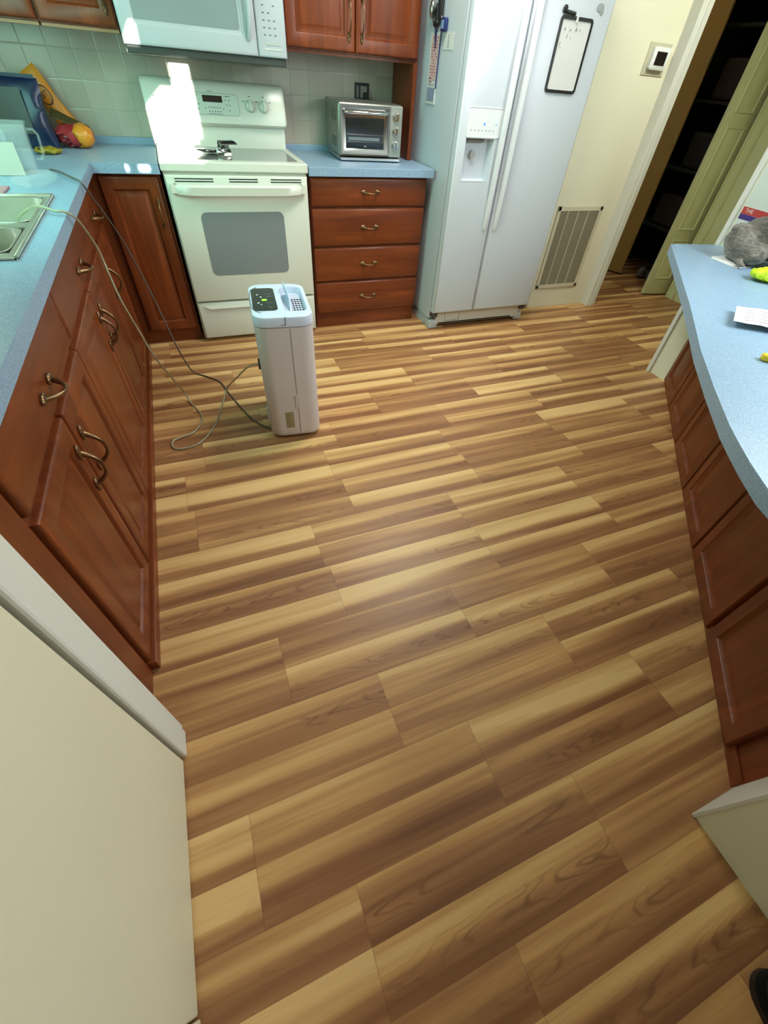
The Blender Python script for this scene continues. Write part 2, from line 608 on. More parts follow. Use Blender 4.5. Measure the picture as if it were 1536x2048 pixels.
# ------------------------------------------------------------------ room shell
H = 2.44
wbox('floor', FLOOR, -0.75, 5.3, -6.7, 1.7, -0.06, 0.0)
wbox('ceiling', CEIL, -0.75, 5.3, -6.7, 1.7, H, H + .06)
wbox('wall_back', TILE, -0.75, 2.93, 0.61, 0.70, 0, H)
wbox('wall_back_hallway', WALLP, 2.93, 3.52, 0.02, 0.14, 0, H)
wbox('wall_alcove', WALLP, 2.93, 3.05, 0.14, 0.70, 0, H)
# wall over the sink with its window opening
m = MB()
m.box(-0.75, -0.61, -2.447, 0.61, 0, 1.12)
m.box(-0.75, -0.61, -2.447, 0.61, 2.12, H)
m.box(-0.75, -0.61, -2.447, -1.62, 1.12, 2.12)
m.box(-0.75, -0.61, -0.28, 0.61, 1.12, 2.12)
struct(m.build('wall_left', WALLP))
wf = struct(bpy.data.objects.new('window_1', None))
COL.objects.link(wf)
m = MB()
for b in ((-.66, -.60, -1.62, -.28, 1.08, 1.13), (-.66, -.60, -1.62, -.28, 2.11, 2.16), (-.66, -.60, -1.67, -1.61, 1.08, 2.16), (-.66, -.60, -.29, -.23, 1.08, 2.16), (-.65, -.62, -.97, -.93, 1.12, 2.12)):
    m.box(*b, bev=.004)
m.build('window_frame', TRIMP, wf)
MB().box(-.645, -.64, -1.61, -.29, 1.13, 2.11).build('window_pane', plain('window_pane_glass', (225, 240, 235), 0.02, trans=1.0, ior=1.01), wf)
# left wall nearer to the camera, with the cased opening and the cream folding door
wbox('wall_left_near', WALLP, -0.75, -0.02, -6.5, -2.447, 0, H)
wbox('trim_1', TRIMP, -0.03, 0.062, -2.462, -2.447, 0, 2.2, bev=.004)
wbox('trim_2', TRIMP, -0.03, 0.070, -2.537, -2.467, 0, 2.2, bev=.006)
wbox('gap_shade', VENTD, -0.03, 0.045, -2.56, -2.537, 0, 2.2)  # dark strip standing for the shade in the gap beside the door
wbox('door_1', DOORP, 0.022, 0.061, -3.030, -2.545, 0.006, 2.03, bev=.003)
o = MB().box(-0.02, 0.02, -0.25, 0.0, 0, 2.03, bev=.003).build('door_2', DOORP)
o.location = (0.045, -3.036, 0.006)
o.rotation_euler = (0, 0, math.radians(4))
struct(o)
# right block at the near end of the peninsula
wbox('wall_right_near', WALLP, 1.316, 1.46, -6.5, -3.162, 0, H)
wbox('trim_4', TRIMP, 1.311, 1.48, -3.166, -3.156, 0, H, bev=.002)
# stub wall at the far end of the peninsula, with its corner bead
wbox('wall_right', WALLP, 3.165, 3.29, -6.5, -1.139, 0, H)
wbox('trim_5', TRIMP, 3.148, 3.178, -1.160, -1.134, 0, H, bev=.003)
wbox('wall_hallway_near', WALLP, 3.29, 4.51, -1.26, -1.139, 0, H)
wr = struct(bpy.data.objects.new('window_2', None))
COL.objects.link(wr)
m = MB()
for b in ((3.12, 3.165, -3.45, -1.85, 1.05, 1.10), (3.12, 3.165, -3.45, -1.85, 2.14, 2.19), (3.12, 3.165, -3.47, -3.42, 1.05, 2.19), (3.12, 3.165, -1.88, -1.83, 1.05, 2.19)):
    m.box(*b, bev=.004)
m.build('window_frame', TRIMP, wr)
MB().box(3.145, 3.155, -3.42, -1.88, 1.10, 2.14).build('window_pane', plain('pale_blind_fabric', (226, 234, 238), 0.8), wr)
# hallway beyond
m = MB()
m.box(4.51, 4.62, -1.139, -0.02, 0, H)
m.box(4.51, 4.62, 1.02, 1.7, 0, H)
m.box(4.51, 4.62, -0.02, 1.02, 2.05, H)
struct(m.build('wall_hallway', GREENLIT))
wbox('wall_hallway_end', WALLP, 2.9, 4.62, 1.5, 1.6, 0, H)
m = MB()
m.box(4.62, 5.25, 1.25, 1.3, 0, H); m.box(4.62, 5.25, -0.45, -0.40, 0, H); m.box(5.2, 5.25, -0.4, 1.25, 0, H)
struct(m.build('wall_closet', DARK))  # near-black walls: the closet's darkness is put into their colour
# casings
m = MB()
m.box(3.507, 3.592, -0.060, 0.15, 0, 2.1, bev=.004)
struct(m.build('trim_6', TRIMP))
wbox('trim_7', TRIMP, 3.548, 3.556, -0.064, -0.058, 0.0, 2.1)
m = MB()
m.box(4.495, 4.53, -0.115, -0.022, 0, 2.1, bev=.004)
m.box(4.487, 4.5, -0.045, -0.030, 0, 2.1, bev=.002)
m.box(4.487, 4.5, -0.108, -0.090, 0, 2.1, bev=.002)
struct(m.build('trim_8', GREENLIT))
wbox('trim_9', GREENLIT, 4.495, 4.53, 1.02, 1.10, 0, 2.1, bev=.004)
# room behind the camera: end wall, opening sized to the sun beam
XS0, XS1 = -0.06, 0.26


def sunx(x, y=-6.5):
    return x + SUN_DX * (y - 0.0)


def sunz(z, y=-6.5):
    return z - SUN_TAN * (y - 0.0)


bx0, bx1 = sunx(0.14), sunx(0.66)
bz0, bz1 = sunz(0.86), sunz(1.44)
m = MB()
m.box(-0.75, bx0, -6.6, -6.5, 0, H); m.box(bx1, 3.29, -6.6, -6.5, 0, H)
m.box(bx0, bx1, -6.6, -6.5, 0, bz0); m.box(bx0, bx1, -6.6, -6.5, bz1, H)
struct(m.build('wall_behind', WALLP))
# added unseen stepped blind leaving the gap that lets the sun patch through
m = MB()
def gaps(x):
    """open height ranges of the blind, measured where the light lands (y = 0)"""
    g = []
    if .170 < x < .192 or .245 < x < .285:
        g.append((.884, .904))
    if .322 < x < .585:
        top = 1.115 + (x - .322) * .85 if x < .43 else (1.20 if x < .49 else 1.298)
        g.append((.925 if x < .555 else 1.0, top))
    if .307 < x < .372:
        g.append((1.334, 1.334 + .068 * min(1, (x - .305) / .055)))
    return g
nst = 60
for i in range(nst):
    x0 = .14 + (.66 - .14) * i / nst
    x1 = .14 + (.66 - .14) * (i + 1) / nst
    z = .86
    for (g0, g1) in gaps((x0 + x1) / 2) + [(1.44, 1.44)]:
        if g0 > z + .001:
            m.box(sunx(x0), sunx(x1), -6.5, -6.49, sunz(z), sunz(g0))
        z = g1
tag(m.build('sun_gobo', TRIMP), 'added unseen sun-shaping blind at the far window behind the photographer', 'gobo')

# ------------------------------------------------------------------ left cabinet run (face at x = 0)
def fL(d=-.02):
    return frame((d, 0, 0), (0, -1, 0), (1, 0, 0))      # u = -y


def left_cab(y0, y1, label, doors, body_top=.874, end=0.0):
    t = thing('base_cabinet', label, 'cabinet', (0, 0, 0), 0, 'base cabinets of the left run')
    mb = MB()
    if body_top < .8:
        mb.box(-.04, -.02, y1, y0, .04, .874)
        mb.box(-.60, -.02, y1, y1 + .018, .04, .874); mb.box(-.60, -.02, y0 - .018, y0, .04, .874)
        mb.box(-.60, -.04, y1, y0, .04, body_top)
    else:
        mb.box(-.60, -.02, y1, y0, .04, .874)
    mb.build('body', W_Z, t)
    MB().box(-.58, .011, y1, y0, 0, .042, bev=.002).build('plinth', W_Y, t)
    Mf = fL()
    dr = panel_door(t, Mf, -y0 + .004, -y1 - .004 - end, .700, .866, W_Y, SLAB, 'drawer')
    pull(dr, Mf, -(y0 + y1 + end) / 2 - 0.0, .757, .110, False, proj=.036, big=1.5)
    for (a, b, hu) in doors:
        d = panel_door(t, Mf, -a + .0025, -b - .0025, .048, .674, W_Z)
        pull(d, Mf, hu, .535, .125, True, proj=.038, big=1.5)
    return t


left_cab(-.06, -.52, 'narrow cherry base cabinet beside the corner, under the hanging grey cord', [(-.06, -.52, .475)])
left_cab(-.522, -1.488, 'double door cherry base cabinet under the sink', [(-.522, -1.003, .965), (-1.005, -1.488, 1.045)], body_top=.70)
left_cab(-1.49, -2.25, 'nearest double door cherry base cabinet on the left, beside the white wall trim', [(-1.49, -1.853, 1.815), (-1.862, -2.246, 1.905)])
MB().box(-.30, -.012, -2.444, -2.256, 0, .873, bev=.001).build('filler_panel', W_Z)
tag(bpy.data.objects['filler_panel'], 'plain cherry filler panel between last left door and white wall trim', 'panel')

# corner cabinet beside the stove (face y = 0)
def fB(y=.02):
    return frame((0, y, 0), (1, 0, 0), (0, -1, 0))


t = thing('base_cabinet', 'single door cherry corner cabinet immediately left of the stove', 'cabinet', (0, 0, 0))
MB().box(-.60, .325, .02, .60, .085, .874).build('body', W_Z, t)
MB().box(-.02, .325, .03, .10, 0, .09).build('plinth', W_X, t)
d = panel_door(t, fB(), .036, .312, .082, .860, W_Z)
pull(d, fB(), .285, .70, .12, True, proj=.03)

# four drawer cabinet between stove and fridge
t = thing('base_cabinet', 'four drawer cherry cabinet between the stove and the refrigerator', 'cabinet', (0, 0, 0))
MB().box(1.108, 1.858, .02, .60, .095, .874).build('body', W_Z, t)
MB().box(1.108, 1.852, .027, .10, 0, .10).build('plinth', W_X, t)
for z0, z1 in ((.725, .864), (.515, .714), (.310, .504), (.103, .299)):
    d = panel_door(t, fB(), 1.114, 1.857, z0, z1, W_X, SLAB, 'drawer')
    pull(d, fB(), 1.482, (z0 + z1) / 2 + .005, .10, False, proj=.028, big=1.35)

# ------------------------------------------------------------------ worktops
SX0, SX1, SY0, SY1 = -.49, -.052, -1.455, -.765
ct = thing('countertop', 'speckled blue L shaped laminate worktop with sink, left side and corner', 'countertop')
m = MB()
m.box(-.61, .03, -2.447, SY0, .874, .915)
m.box(-.61, .03, SY1, .60, .874, .915)
m.box(SX1, .03, SY0, SY1, .874, .915)
m.box(-.61, SX0, SY0, SY1, .874, .915)
m.box(.03, .332, -.03, .60, .874, .915)
m.build('worktop', LAM, ct)
m = MB()
m.box(-.59, .330, .588, .61, .912, .946, bev=.002)
m.box(-.61, -.59, -2.447, .588, .912, .946, bev=.002)
m.build('backsplash_lip', LAM, ct)
ct = thing('countertop', 'short blue laminate worktop under the toaster oven', 'countertop')
MB().box(1.102, 1.885, -.03, .60, .874, .915, bev=.002).build('worktop', LAM, ct)
MB().box(1.102, 1.832, .588, .61, .912, .942, bev=.002).build('backsplash_lip', LAM, ct)

# side panel and upper cabinets
tag(MB().box(1.833, 1.858, .285, .605, .916, 1.355, bev=.002).build('side_panel', W_Z), 'vertical cherry panel between the toaster oven and refrigerator side', 'panel')


def upper(label, x0, x1, doors, y=.30, z0=1.36, strip=True):
    t = thing('wall_cabinet', label, 'cabinet', (0, 0, 0), 0, 'upper wall cabinets')
    MB().box(x0, x1, y, .605, z0, 2.20, bev=.001).build('body', W_Z, t)
    MB().box(x0 + .004, x1 - .004, y + .004, .605, z0 - .012, z0 - .001).build('bottom_rail', plain('pale_edge_wood', (170, 128, 92), 0.5) if strip else W_X, t)
    Mf = fB(y)
    for a, b, hu in doors:
        d = panel_door(t, Mf, a + .003, b - .003, z0 + .006, 2.15, W_Z)
        if hu is not None:
            pull(d, Mf, hu, z0 + .135, .16, True, proj=.03, big=1.1)
    return t


upper('upper cherry cabinet with two arched-pull doors between microwave and refrigerator', 1.090, 1.862, [(1.096, 1.476, 1.44), (1.476, 1.857, 1.512)], strip=False)
upper('upper cherry cabinet directly left of the microwave', -.01, .312, [(-.008, .310, .275)])
upper('upper cherry cabinet in the far left corner', -.60, -.012, [(-.30, -.014, None)])

# ------------------------------------------------------------------ stove
t = thing('stove', 'cream electric range with grey window and towel-bar handle', 'stove', (.717, 0, 0))
MB().box(-.374, .374, -.005, .585, .02, .885).build('body', STOVE, t)
for x in (-.33, .33):
    for y in (.04, .5):
        MB().cyl((x, y, 0), (x, y, .024), .018).build('foot', BLACK, t)
fr = frame((0, 0, 0), (1, 0, 0), (0, -1, 0))
# cooktop rim
m = MB()
m.box(-.380, .380, -.030, .035, .886, .928, bev=.006)
m.box(-.380, -.345, .03, .56, .886, .928, bev=.005)
m.box(.345, .380, .03, .56, .886, .928, bev=.005)
m.box(-.380, .380, .50, .57, .886, .928, bev=.005)
m.build('cooktop_frame', STOVE, t)
ck = MB().box(-.348, .348, .030, .505, .90, .924).build('cooktop_glass', CERAM, t)
# oven door
m = MB()
pr = [(0, .0), (0, .03), (.004, .038), (.010, .040)]
mm = []
outer = (-.370, .370, .250, .872)
rect_rings(m, *outer, pr)
od = m.build('oven_door', STOVE, t, smooth=40, M=fr)
gl = MB()
P = rrect(.455, .318, .03, 5, -.010, .554)
gl.loft([[(x, z, .0405) for x, z in P], [(x, z, .0415) for x, z in P]])
gl.build('oven_window', GREYGL, od, M=fr)
m = MB()
for x0, x1 in ((-.325, -.135), (-.055, .095), (.165, .335)):
    for z in (.848, .859):
        m.box(x0, x1, z - .0022, z + .0022, .0402, .0412)
m.build('vent_slots', DARK, od, M=fr)
m = MB()
N = 21
rings = []
for i in range(N):
    a = -1 + 2 * i / (N - 1)
    x = a * .352
    e = 1 - abs(a) ** 8
    d = .040 + .045 * e
    ztop, zbot = .838, .800 - .004 * e
    rings.append([(x, zbot, d - .02), (x, zbot - .002, d), (x, ztop - .008, d + .004), (x, ztop, d - .004), (x, ztop, d - .02)])
m.loft(rings)
m.box(-.352, -.32, .80, .838, .02, .06)
m.box(.32, .352, .80, .838, .02, .06)
m.build('handle', STOVE, od, smooth=50, M=fr)
# storage drawer with a scooped lip
m = MB()
rect_rings(m, -.368, .368, .022, .240, [(0, .0), (0, .03), (.004, .037), (.012, .040)])
dw = m.build('storage_drawer', STOVE, t, smooth=40, M=fr)
m = MB()
m.loft([[(-.30, .213, .041), (.30, .213, .041), (.335, .224, .041), (-.335, .224, .041)], [(-.30, .209, .052), (.30, .209, .052), (.335, .226, .045), (-.335, .226, .045)]])
m.build('drawer_lip', STOVE, dw, smooth=40, M=fr)
# backguard
m = MB()
m.box(-.372, .372, .500, .578, .90, 1.05, bev=.003)
bg = m.build('backguard', STOVE, t, smooth=40)
m = MB()
prof = [(.585, 1.205), (.535, 1.208), (.505, 1.198), (.492, 1.18), (.462, 1.055), (.462, 1.035), (.478, 1.022), (.50, 1.018), (.585, 1.018)]
rings = []
for x, k_ in ((-.382, .90), (-.376, .97), (-.366, 1.0), (.366, 1.0), (.376, .97), (.382, .90)):
    cy, cz = .54, 1.11
    rings.append([(x, cy + (y - cy) * k_, cz + (z - cz) * k_) for y, z in prof])
m.loft(rings)
con = m.build('console', STOVE, t, smooth=35)
# console face frame: u along x, v up the slanted face
nx = Vector((0, -(1.18 - 1.055), (.492 - .462))).normalized()
up = Vector((0, .492 - .462, 1.18 - 1.055)).normalized()
o0 = Vector((0, .477, 1.1175))
CF = Matrix(((1, up.x, nx.x, o0.x), (0, up.y, nx.y, o0.y), (0, up.z, nx.z, o0.z), (0, 0, 0, 1)))


def on_face(mb, name, mat, parent, smooth=None, F=CF):
    return mb.build(name, mat, parent, smooth, M=F)


LINEG = plain('grey_outline', (150, 156, 146), 0.5)
m = MB()
P = rrect(.268, .092, .016, 5, -.018, -.004)
P2 = rrect(.264, .088, .014, 5, -.018, -.004)
m.loft([[(x, y, .0002) for x, y in P], [(x, y, .0018) for x, y in P], [(x, y, .0018) for x, y in P2], [(x, y, .0006) for x, y in P2]], True, False)
on_face(m, 'keypad_outline', LINEG, con)
m = MB(); m.loft([[(x, y, .0003) for x, y in P2], [(x, y, .0012) for x, y in P2]])
on_face(m, 'keypad_panel', plain('keypad_mint', (206, 214, 200), 0.35), con)
m = MB(); m.box(-.078, .028, .004, .032, .001, .003, bev=.001)
on_face(m, 'display', plain('dark_display', (46, 36, 30), 0.2), con)
m = MB()
for i, (x, y) in enumerate([(-.118, .018), (-.122, -.004), (-.102, -.006), (-.108, -.026), (-.070, -.022), (.028, -.022), (.044, .016), (.064, .016), (.048, -.004), (.066, -.006), (.062, -.028), (.054, .030)] + [(-.05 + .015 * k, -.018) for k in range(5)] + [(-.05 + .015 * k, -.034) for k in range(5)]):
    m.box(x - .0034, x + .0034, y - .0022, y + .0022, .001, .0018)
for (x0, x1, y) in ((-.135, -.100, .031), (.036, .075, .032), (-.058, .02, -.044), (-.05, -.02, .048)):
    m.box(x0, x1, y - .001, y + .001, .001, .0018)
on_face(m, 'print', INKG, con)
for x in (.180, .258, -.210, -.292):
    m = MB()
    m.cyl((x, -.004, 0), (x, -.004, .012), .029, .027, 28)
    kn = on_face(m, 'knob', plain('knob_rim_cream', (196, 198, 182), 0.35), con, 50)
    m = MB()
    m.cyl((x, -.004, .012), (x, -.004, .016), .022, .018, 28)
    m.box(x - .007, x + .007, -.028, .02, .014, .030, bev=.004)
    on_face(m, 'knob_grip', STOVE, kn, 50)
    for a in (25, 90, 155):
        ca, sa = math.cos(math.radians(a)), math.sin(math.radians(a))
        m = MB()
        m.box(x + .040 * ca - .006, x + .040 * ca + .006, .001 + .037 * sa - .0018, .001 + .037 * sa + .0018, .0004, .0012)
        on_face(m, 'dial_mark', INKG, kn)

# curled metal spoon rest on the cooktop
t = thing('spoon_rest', 'curled polished metal spoon rest on the glass cooktop', 'spoon rest', (.70, .16, .924))
m = MB()
rings = []
for i in range(15):
    a = math.radians(-35 + 170 * i / 14)
    r = .042
    w_ = .030 + .004 * math.sin(i)
    y, z = r * math.cos(a), .030 + r * math.sin(a) * .8
    rings.append([(-w_, y, z + .0015), (w_, y, z + .0015), (w_, y * .95, z - .0015), (-w_, y * .95, z - .0015)])
zmin = min(p[2] for q in rings for p in q)
rings = [[(x, y, z - zmin + .001) for x, y, z in q] for q in rings]
m.loft(rings)
cu_ = m.build('curled_handle', STEEL, t, smooth=60)
m = MB()
m.ell((-.052, .10, .012), (.060, .042, .007), Matrix.Rotation(.5, 4, 'Z') @ Matrix.Rotation(.12, 4, 'Y'), 3)
m.tube([(-.03, .07, .014), (-.01, .05, .02), (0, .03, .03)], .008, 8, .5)
m.build('bowl', STEEL, t, smooth=60)
t.rotation_euler = (0, 0, .35)
t.scale = (1.25, 1.25, 1.25)

# ------------------------------------------------------------------ microwave
t = thing('microwave', 'white over-the-range microwave above the stove', 'microwave', (0, 0, 0))
MB().box(.318, 1.080, .235, .60, 1.318, 1.75, bev=.003).build('body', MICRO, t)
MB().box(.325, 1.075, .215, .60, 1.288, 1.318, bev=.004).build('grease_vent', plain('greasy_grey_underside', (56, 62, 57), 0.5, var=.3, nscale=40), t)
Mf = fB(.235)
m = MB()
rect_rings(m, .318, .933, 1.318, 1.76, [(0, 0), (0, .028), (.004, .033), (.012, .035), (.066, .035), (.070, .030)])
dm = m.build('door', MICRO, t, smooth=40, M=Mf)
m = MB(); m.loft([[(x, z, .0302) for x, z in rrect(.475, .31, .012, 4, .618, 1.555)], [(x, z, .0315) for x, z in rrect(.475, .31, .012, 4, .618, 1.555)]])
m.build('window', MWGL, dm, M=Mf)
m = MB()
pts = [(.894 + .012 * math.sin(PI * i / 12), 1.375 + i * .026, .036 + .030 * math.sin(PI * i / 12) ** .5) for i in range(13)]
m.tube(pts, [.010] * 13, 10, 1.0)
m.build('handle', MICRO, dm, smooth=60, M=Mf)
m = MB(); rect_rings(m, .936, 1.080, 1.318, 1.76, [(0, 0), (0, .028), (.004, .033), (.008, .034)])
cp = m.build('control_panel', MICRO, t, smooth=40, M=Mf)
m = MB()
for r in range(10):
    for c in range(3):
        x = .975 + c * .026
        z = 1.395 + r * .024
        if r < 1 or (r + c) % 5:
            m.box(x - .005, x + .005, z - .0022, z + .0022, .0342, .035)
m.build('print', INKG, cp, M=Mf)
MB().box(.975, 1.045, 1.360, 1.374, .0342, .0355, bev=.001).build('clock_button', plain('button_grey', (176, 184, 180), .4), cp, M=Mf)
MB().box(.968, 1.052, 1.345, 1.349, .0342, .036).build('open_bar', TRIMP, cp, M=Mf)

# ------------------------------------------------------------------ toaster oven
t = thing('toaster_oven', 'stainless steel toaster oven with three knobs on the worktop', 'toaster oven', (1.545, .200, .915), math.radians(-2.5))
MB().box(-.198, .198, 0.0, .34, .022, .262, bev=.012, seg=3).build('body', plain('steel_shell', (140, 144, 134), .35, metal=.75, var=.08), t, smooth=40)
MB().box(-.190, .190, -.020, .33, .006, .020, bev=.003).build('crumb_tray', CHROME, t)
for x in (-.17, .17):
    for y in (.03, .30):
        MB().cyl((x, y, .001), (x, y, .024), .014).build('foot', BLACK, t)
ft = frame((0, 0, 0), (1, 0, 0), (0, -1, 0))
m = MB()
rect_rings(m, -.190, .118, .030, .252, [(0, 0), (0, .012), (.004, .016), (.026, .014), (.034, .008)])
dt = m.build('door', STEEL, t, smooth=40, M=ft)
MB().box(-.152, .080, .058, .198, .0085, .0105).build('window', GLASSD, dt, M=ft)
m = MB()
for z in (.092, .124):
    m.tube([(-.148, z, .011), (.076, z, .011)], .0016, 6)
m.build('rack', STEEL, dt, M=ft)
MB().box(-.14, .055, .098, .113, .0105, .0115).build('tray', plain('grey_tray', (130, 140, 144), .3, metal=.5), dt, M=ft)
text('BREVILLE'[0:3].lower() if False else 'BV', .010, TRIMP, dt, ft @ Matrix.Translation((-.035, .072, .011)))
m = MB()
m.tube([(-.162, .222, .016), (-.160, .222, .036), (-.150, .222, .042), (.078, .222, .042), (.088, .222, .036), (.090, .222, .016)], .0075, 12)
m.build('handle', CHROME, dt, smooth=60, M=ft)
MB().box(.120, .196, .026, .256, .0, .005, bev=.002).build('control_panel', plain('satin_panel', (156, 160, 150), .4, metal=.6), t, M=ft)
for z in (.210, .147, .082):
    m = MB(); m.cyl((.158, z, .004), (.158, z, .010), .021, .021, 24)
    m.cyl((.158, z, .010), (.158, z, .026), .018, .0155, 24)
    kk = m.build('knob', CHROME, t, smooth=40, M=ft)
    MB().box(.156, .160, z - .016, z + .016, .026, .028).build('pointer', BLACK, kk, M=ft)
LVS = plain('louvre_shadow', (92, 94, 86), .6)
for z0, z1 in ((.175, .225), (.06, .105)):
    MB().box(-.1995, -.1982, .05, .16, z0, z1).build('side_louvre', LVS, t)

# outlet plate above the toaster oven
t = thing('outlet', 'dark framed wall outlet with a black plug above the toaster oven', 'outlet', (0, 0, 0))
Mo = fB(.609)
m = MB(); rect_rings(m, 1.578, 1.672, 1.165, 1.245, [(0, 0), (0, .006), (.004, .010), (.012, .010), (.015, .006)])
m.build('cover_frame', BLACK, t, smooth=40, M=Mo)
MB().box(1.602, 1.614, 1.175, 1.235, .006, .012).build('divider', BLACK, t, M=Mo)
MB().box(1.59, 1.662, 1.177, 1.233, .005, .008).build('socket_plate', plain('socket_grey', (150, 150, 138), .4), t, M=Mo)
MB().box(1.632, 1.664, 1.170, 1.205, .006, .030, bev=.004).build('plug', BLACK, t, M=Mo)

# ------------------------------------------------------------------ refrigerator
t = thing('refrigerator', 'white side-by-side refrigerator with ice dispenser', 'refrigerator', (0, 0, 0))
m = MB()
m.box(1.905, 2.730, -.060, .56, .075, 1.76)
for b in ((1.905, 1.935), (2.700, 2.730)):
    m.box(*b, -.160, -.060, .075, 1.76)
m.box(1.935, 2.700, -.160, -.060, .075, .12); m.box(1.935, 2.700, -.160, -.060, 1.70, 1.76)
m.build('cabinet', FRIDGE, t)
Mr = frame((0, -.165, 0), (1, 0, 0), (0, -1, 0))
GAP = 2.232


def fdoor(x0, x1, hole=None):
    m = MB()
    pr = [(0, .014), (0, .048), (.004, .056), (.012, .060)]
    if hole is None:
        rect_rings(m, x0, x1, .128, 1.765, pr)
        return m.build('door', FRIDGE, t, smooth=40, M=Mr)
    hx0, hx1, hz0, hz1 = hole
    R = []
    for off, d in pr:
        R.append([(x0 + off, .128 + off, d), (x1 - off, .128 + off, d), (x1 - off, 1.765 - off, d), (x0 + off, 1.765 - off, d)])
    R.append([(hx0, hz0, .060), (hx1, hz0, .060), (hx1, hz1, .060), (hx0, hz1, .060)])
    R.append([(hx0 + .012, hz0 + .035, -.055), (hx1 - .040, hz0 + .035, -.055), (hx1 - .040, hz1 - .010, -.055), (hx0 + .012, hz1 - .010, -.055)])
    m.loft(R, True, True)
    return m.build('door', FRIDGE, t, smooth=40, M=Mr)


mb = MB()
for b in ((1.912, 1.95), (2.17, 2.29), (2.69, 2.724)):
    mb.box(*b, -.182, -.161, .135, 1.755)
mb.build('gasket', plain('gasket_grey', (150, 156, 156), .6), t)
dl = fdoor(1.906, GAP - .003, (1.964, 2.150, .885, 1.085))
dr_ = fdoor(GAP + .003, 2.730)
# dispenser parts
m = MB(); P = rrect(.222, .125, .012, 4, 2.065, 1.152); P2 = rrect(.216, .119, .010, 4, 2.065, 1.152)
m.loft([[(x, z, .0600) for x, z in P], [(x, z, .0625) for x, z in P], [(x, z, .0625) for x, z in P2], [(x, z, .061) for x, z in P2]])
dp = m.build('dispenser_panel', plain('dispenser_white', (222, 226, 228), .3), dl, M=Mr)
m = MB()
for i in range(7):
    m.box(1.985 + i * .024 - .003, 1.985 + i * .024 + .003, 1.118, 1.1215, .0612, .062)
m.build('icons', INKG, dp, M=Mr)
MB().cyl((2.065, 1.147, .061), (2.065, 1.147, .0625), .0055).build('indicator_light', LEDB, dp, M=Mr)
MB().cyl((2.141, 1.146, .061), (2.141, 1.146, .0622), .0035).build('indicator_light', LEDB, dp, M=Mr)
m = MB(); m.box(2.010, 2.062, .95, 1.04, -.03, -.012, bev=.004)
m.cyl((2.036, 1.02, -.02), (2.036, 1.01, .035), .019, .016, 20)
m.cyl((2.036, 1.08, .0), (2.036, 1.05, .0), .012, .010, 16)
m.build('paddle', plain('grey_paddle', (170, 172, 166), .3), dl, smooth=50, M=Mr)
m = MB(); m.box(1.967, 2.146, .887, .893, .02, .058)
MB().box(1.985, 2.10, 1.066, 1.080, -.05, .035, bev=.004).build('recess_shade', plain('recess_shade_grey', (120, 118, 108), .4), dl, M=Mr)  # dark grey box added as the shade under the recess top
m.build('drip_tray', MICRO, dl, M=Mr)
# handles bowed outward
for nm, xa, xb, par in (('l', GAP - .050, GAP - .026, dl), ('r', GAP + .026, GAP + .050, dr_)):
    m = MB(); rings = []
    for i in range(25):
        z = .640 + i * (1.72 - .640) / 24
        a = i / 24
        d = .062 + .034 * math.sin(PI * min(1, max(0, a))) ** .55
        sh = .010 * math.sin(PI * a) * (-1 if nm == 'l' else -1)
        rings.append([(xa + sh, z, d - .022), (xb + sh, z, d - .022), (xb + sh, z, d), (xb + sh - .004, z, d + .006), (xa + sh + .004, z, d + .006), (xa + sh, z, d)])
    m.loft(rings)
    m.build('handle', plain('handle_white', (216, 220, 222), .28), par, smooth=50, M=Mr)
# base grille and feet
m = MB(); m.box(1.955, 2.69, .030, .122, -.03, .012, bev=.003)
gr = m.build('base_grille', plain('grille_cream', (196, 196, 184), .4), t, M=Mr)
m = MB(); m.box(1.98, 2.62, .034, .042, .0125, .0135); m.box(2.15, 2.152, .045, .115, .0125, .0135); m.box(2.03, 2.15, .05, .0515, .0125, .0135)
m.box(2.03, 2.0315, .05, .11, .0125, .0135)
m.build('grille_slot', DARK, gr, M=Mr)
m = MB(); m.box(1.907, 1.975, .002, .060, -.08, .010, bev=.005)
m.build('foot_cover', MICRO, t, smooth=40, M=Mr)
m = MB(); m.box(2.664, 2.728, .006, .060, -.08, .008, bev=.005)
m.build('foot_cover', MICRO, t, smooth=40, M=Mr)
m = MB(); m.box(1.910, 1.96, .088, .122, -.02, .03, bev=.004)
m.build('hinge', plain('hinge_grey', (70, 70, 66), .4), t, M=Mr)
m = MB(); m.box(2.68, 2.727, .088, .122, -.02, .03, bev=.004)
m.build('hinge', plain('hinge_grey2', (70, 70, 66), .4), t, M=Mr)
MB().box(1.912, 1.93, -.12, .54, 0.0, .075).build('side_skirt', FRIDGE, t)
MB().box(2.70, 2.722, -.12, .54, 0.0, .075).build('side_skirt', FRIDGE, t)

# things on the refrigerator front
t = thing('whiteboard', 'small black framed magnetic whiteboard on the refrigerator door', 'whiteboard', (0, 0, 0))
Mw = Mr @ Matrix.Translation((2.5135, 1.432, .0605)) @ Matrix.Rotation(math.radians(0), 4, 'Z')
m = MB(); P = rrect(.208, .280, .018, 5); P2 = rrect(.184, .254, .008, 5)
m.loft([[(x, z, 0) for x, z in P], [(x, z, .006) for x, z in P], [(x, z, .007) for x, z in P2], [(x, z, .003) for x, z in P2]], True, False)
m.build('frame', BLACK, t, smooth=40, M=Mw)
MB().box(-.096, .096, -.131, .131, .001, .0034).build('writing_surface', PAPER, t, M=Mw)
m = MB()
for (x, z, dx, dz) in ((-.070, .088, .006, .012), (-.062, .088, -.004, .012), (-.035, .086, .003, .010), (-.028, .090, .004, .004), (0.0, .088, .006, .012), (.012, .090, -.005, .012), (.03, .089, .001, .012), (-.045, .064, .003, .012), (-.02, .062, .002, .006), (-.078, .034, .002, .014), (-.074, .026, .004, .004)):
    m.tube([(x, z, .004), (x + dx, z + dz, .004)], .0012, 5)
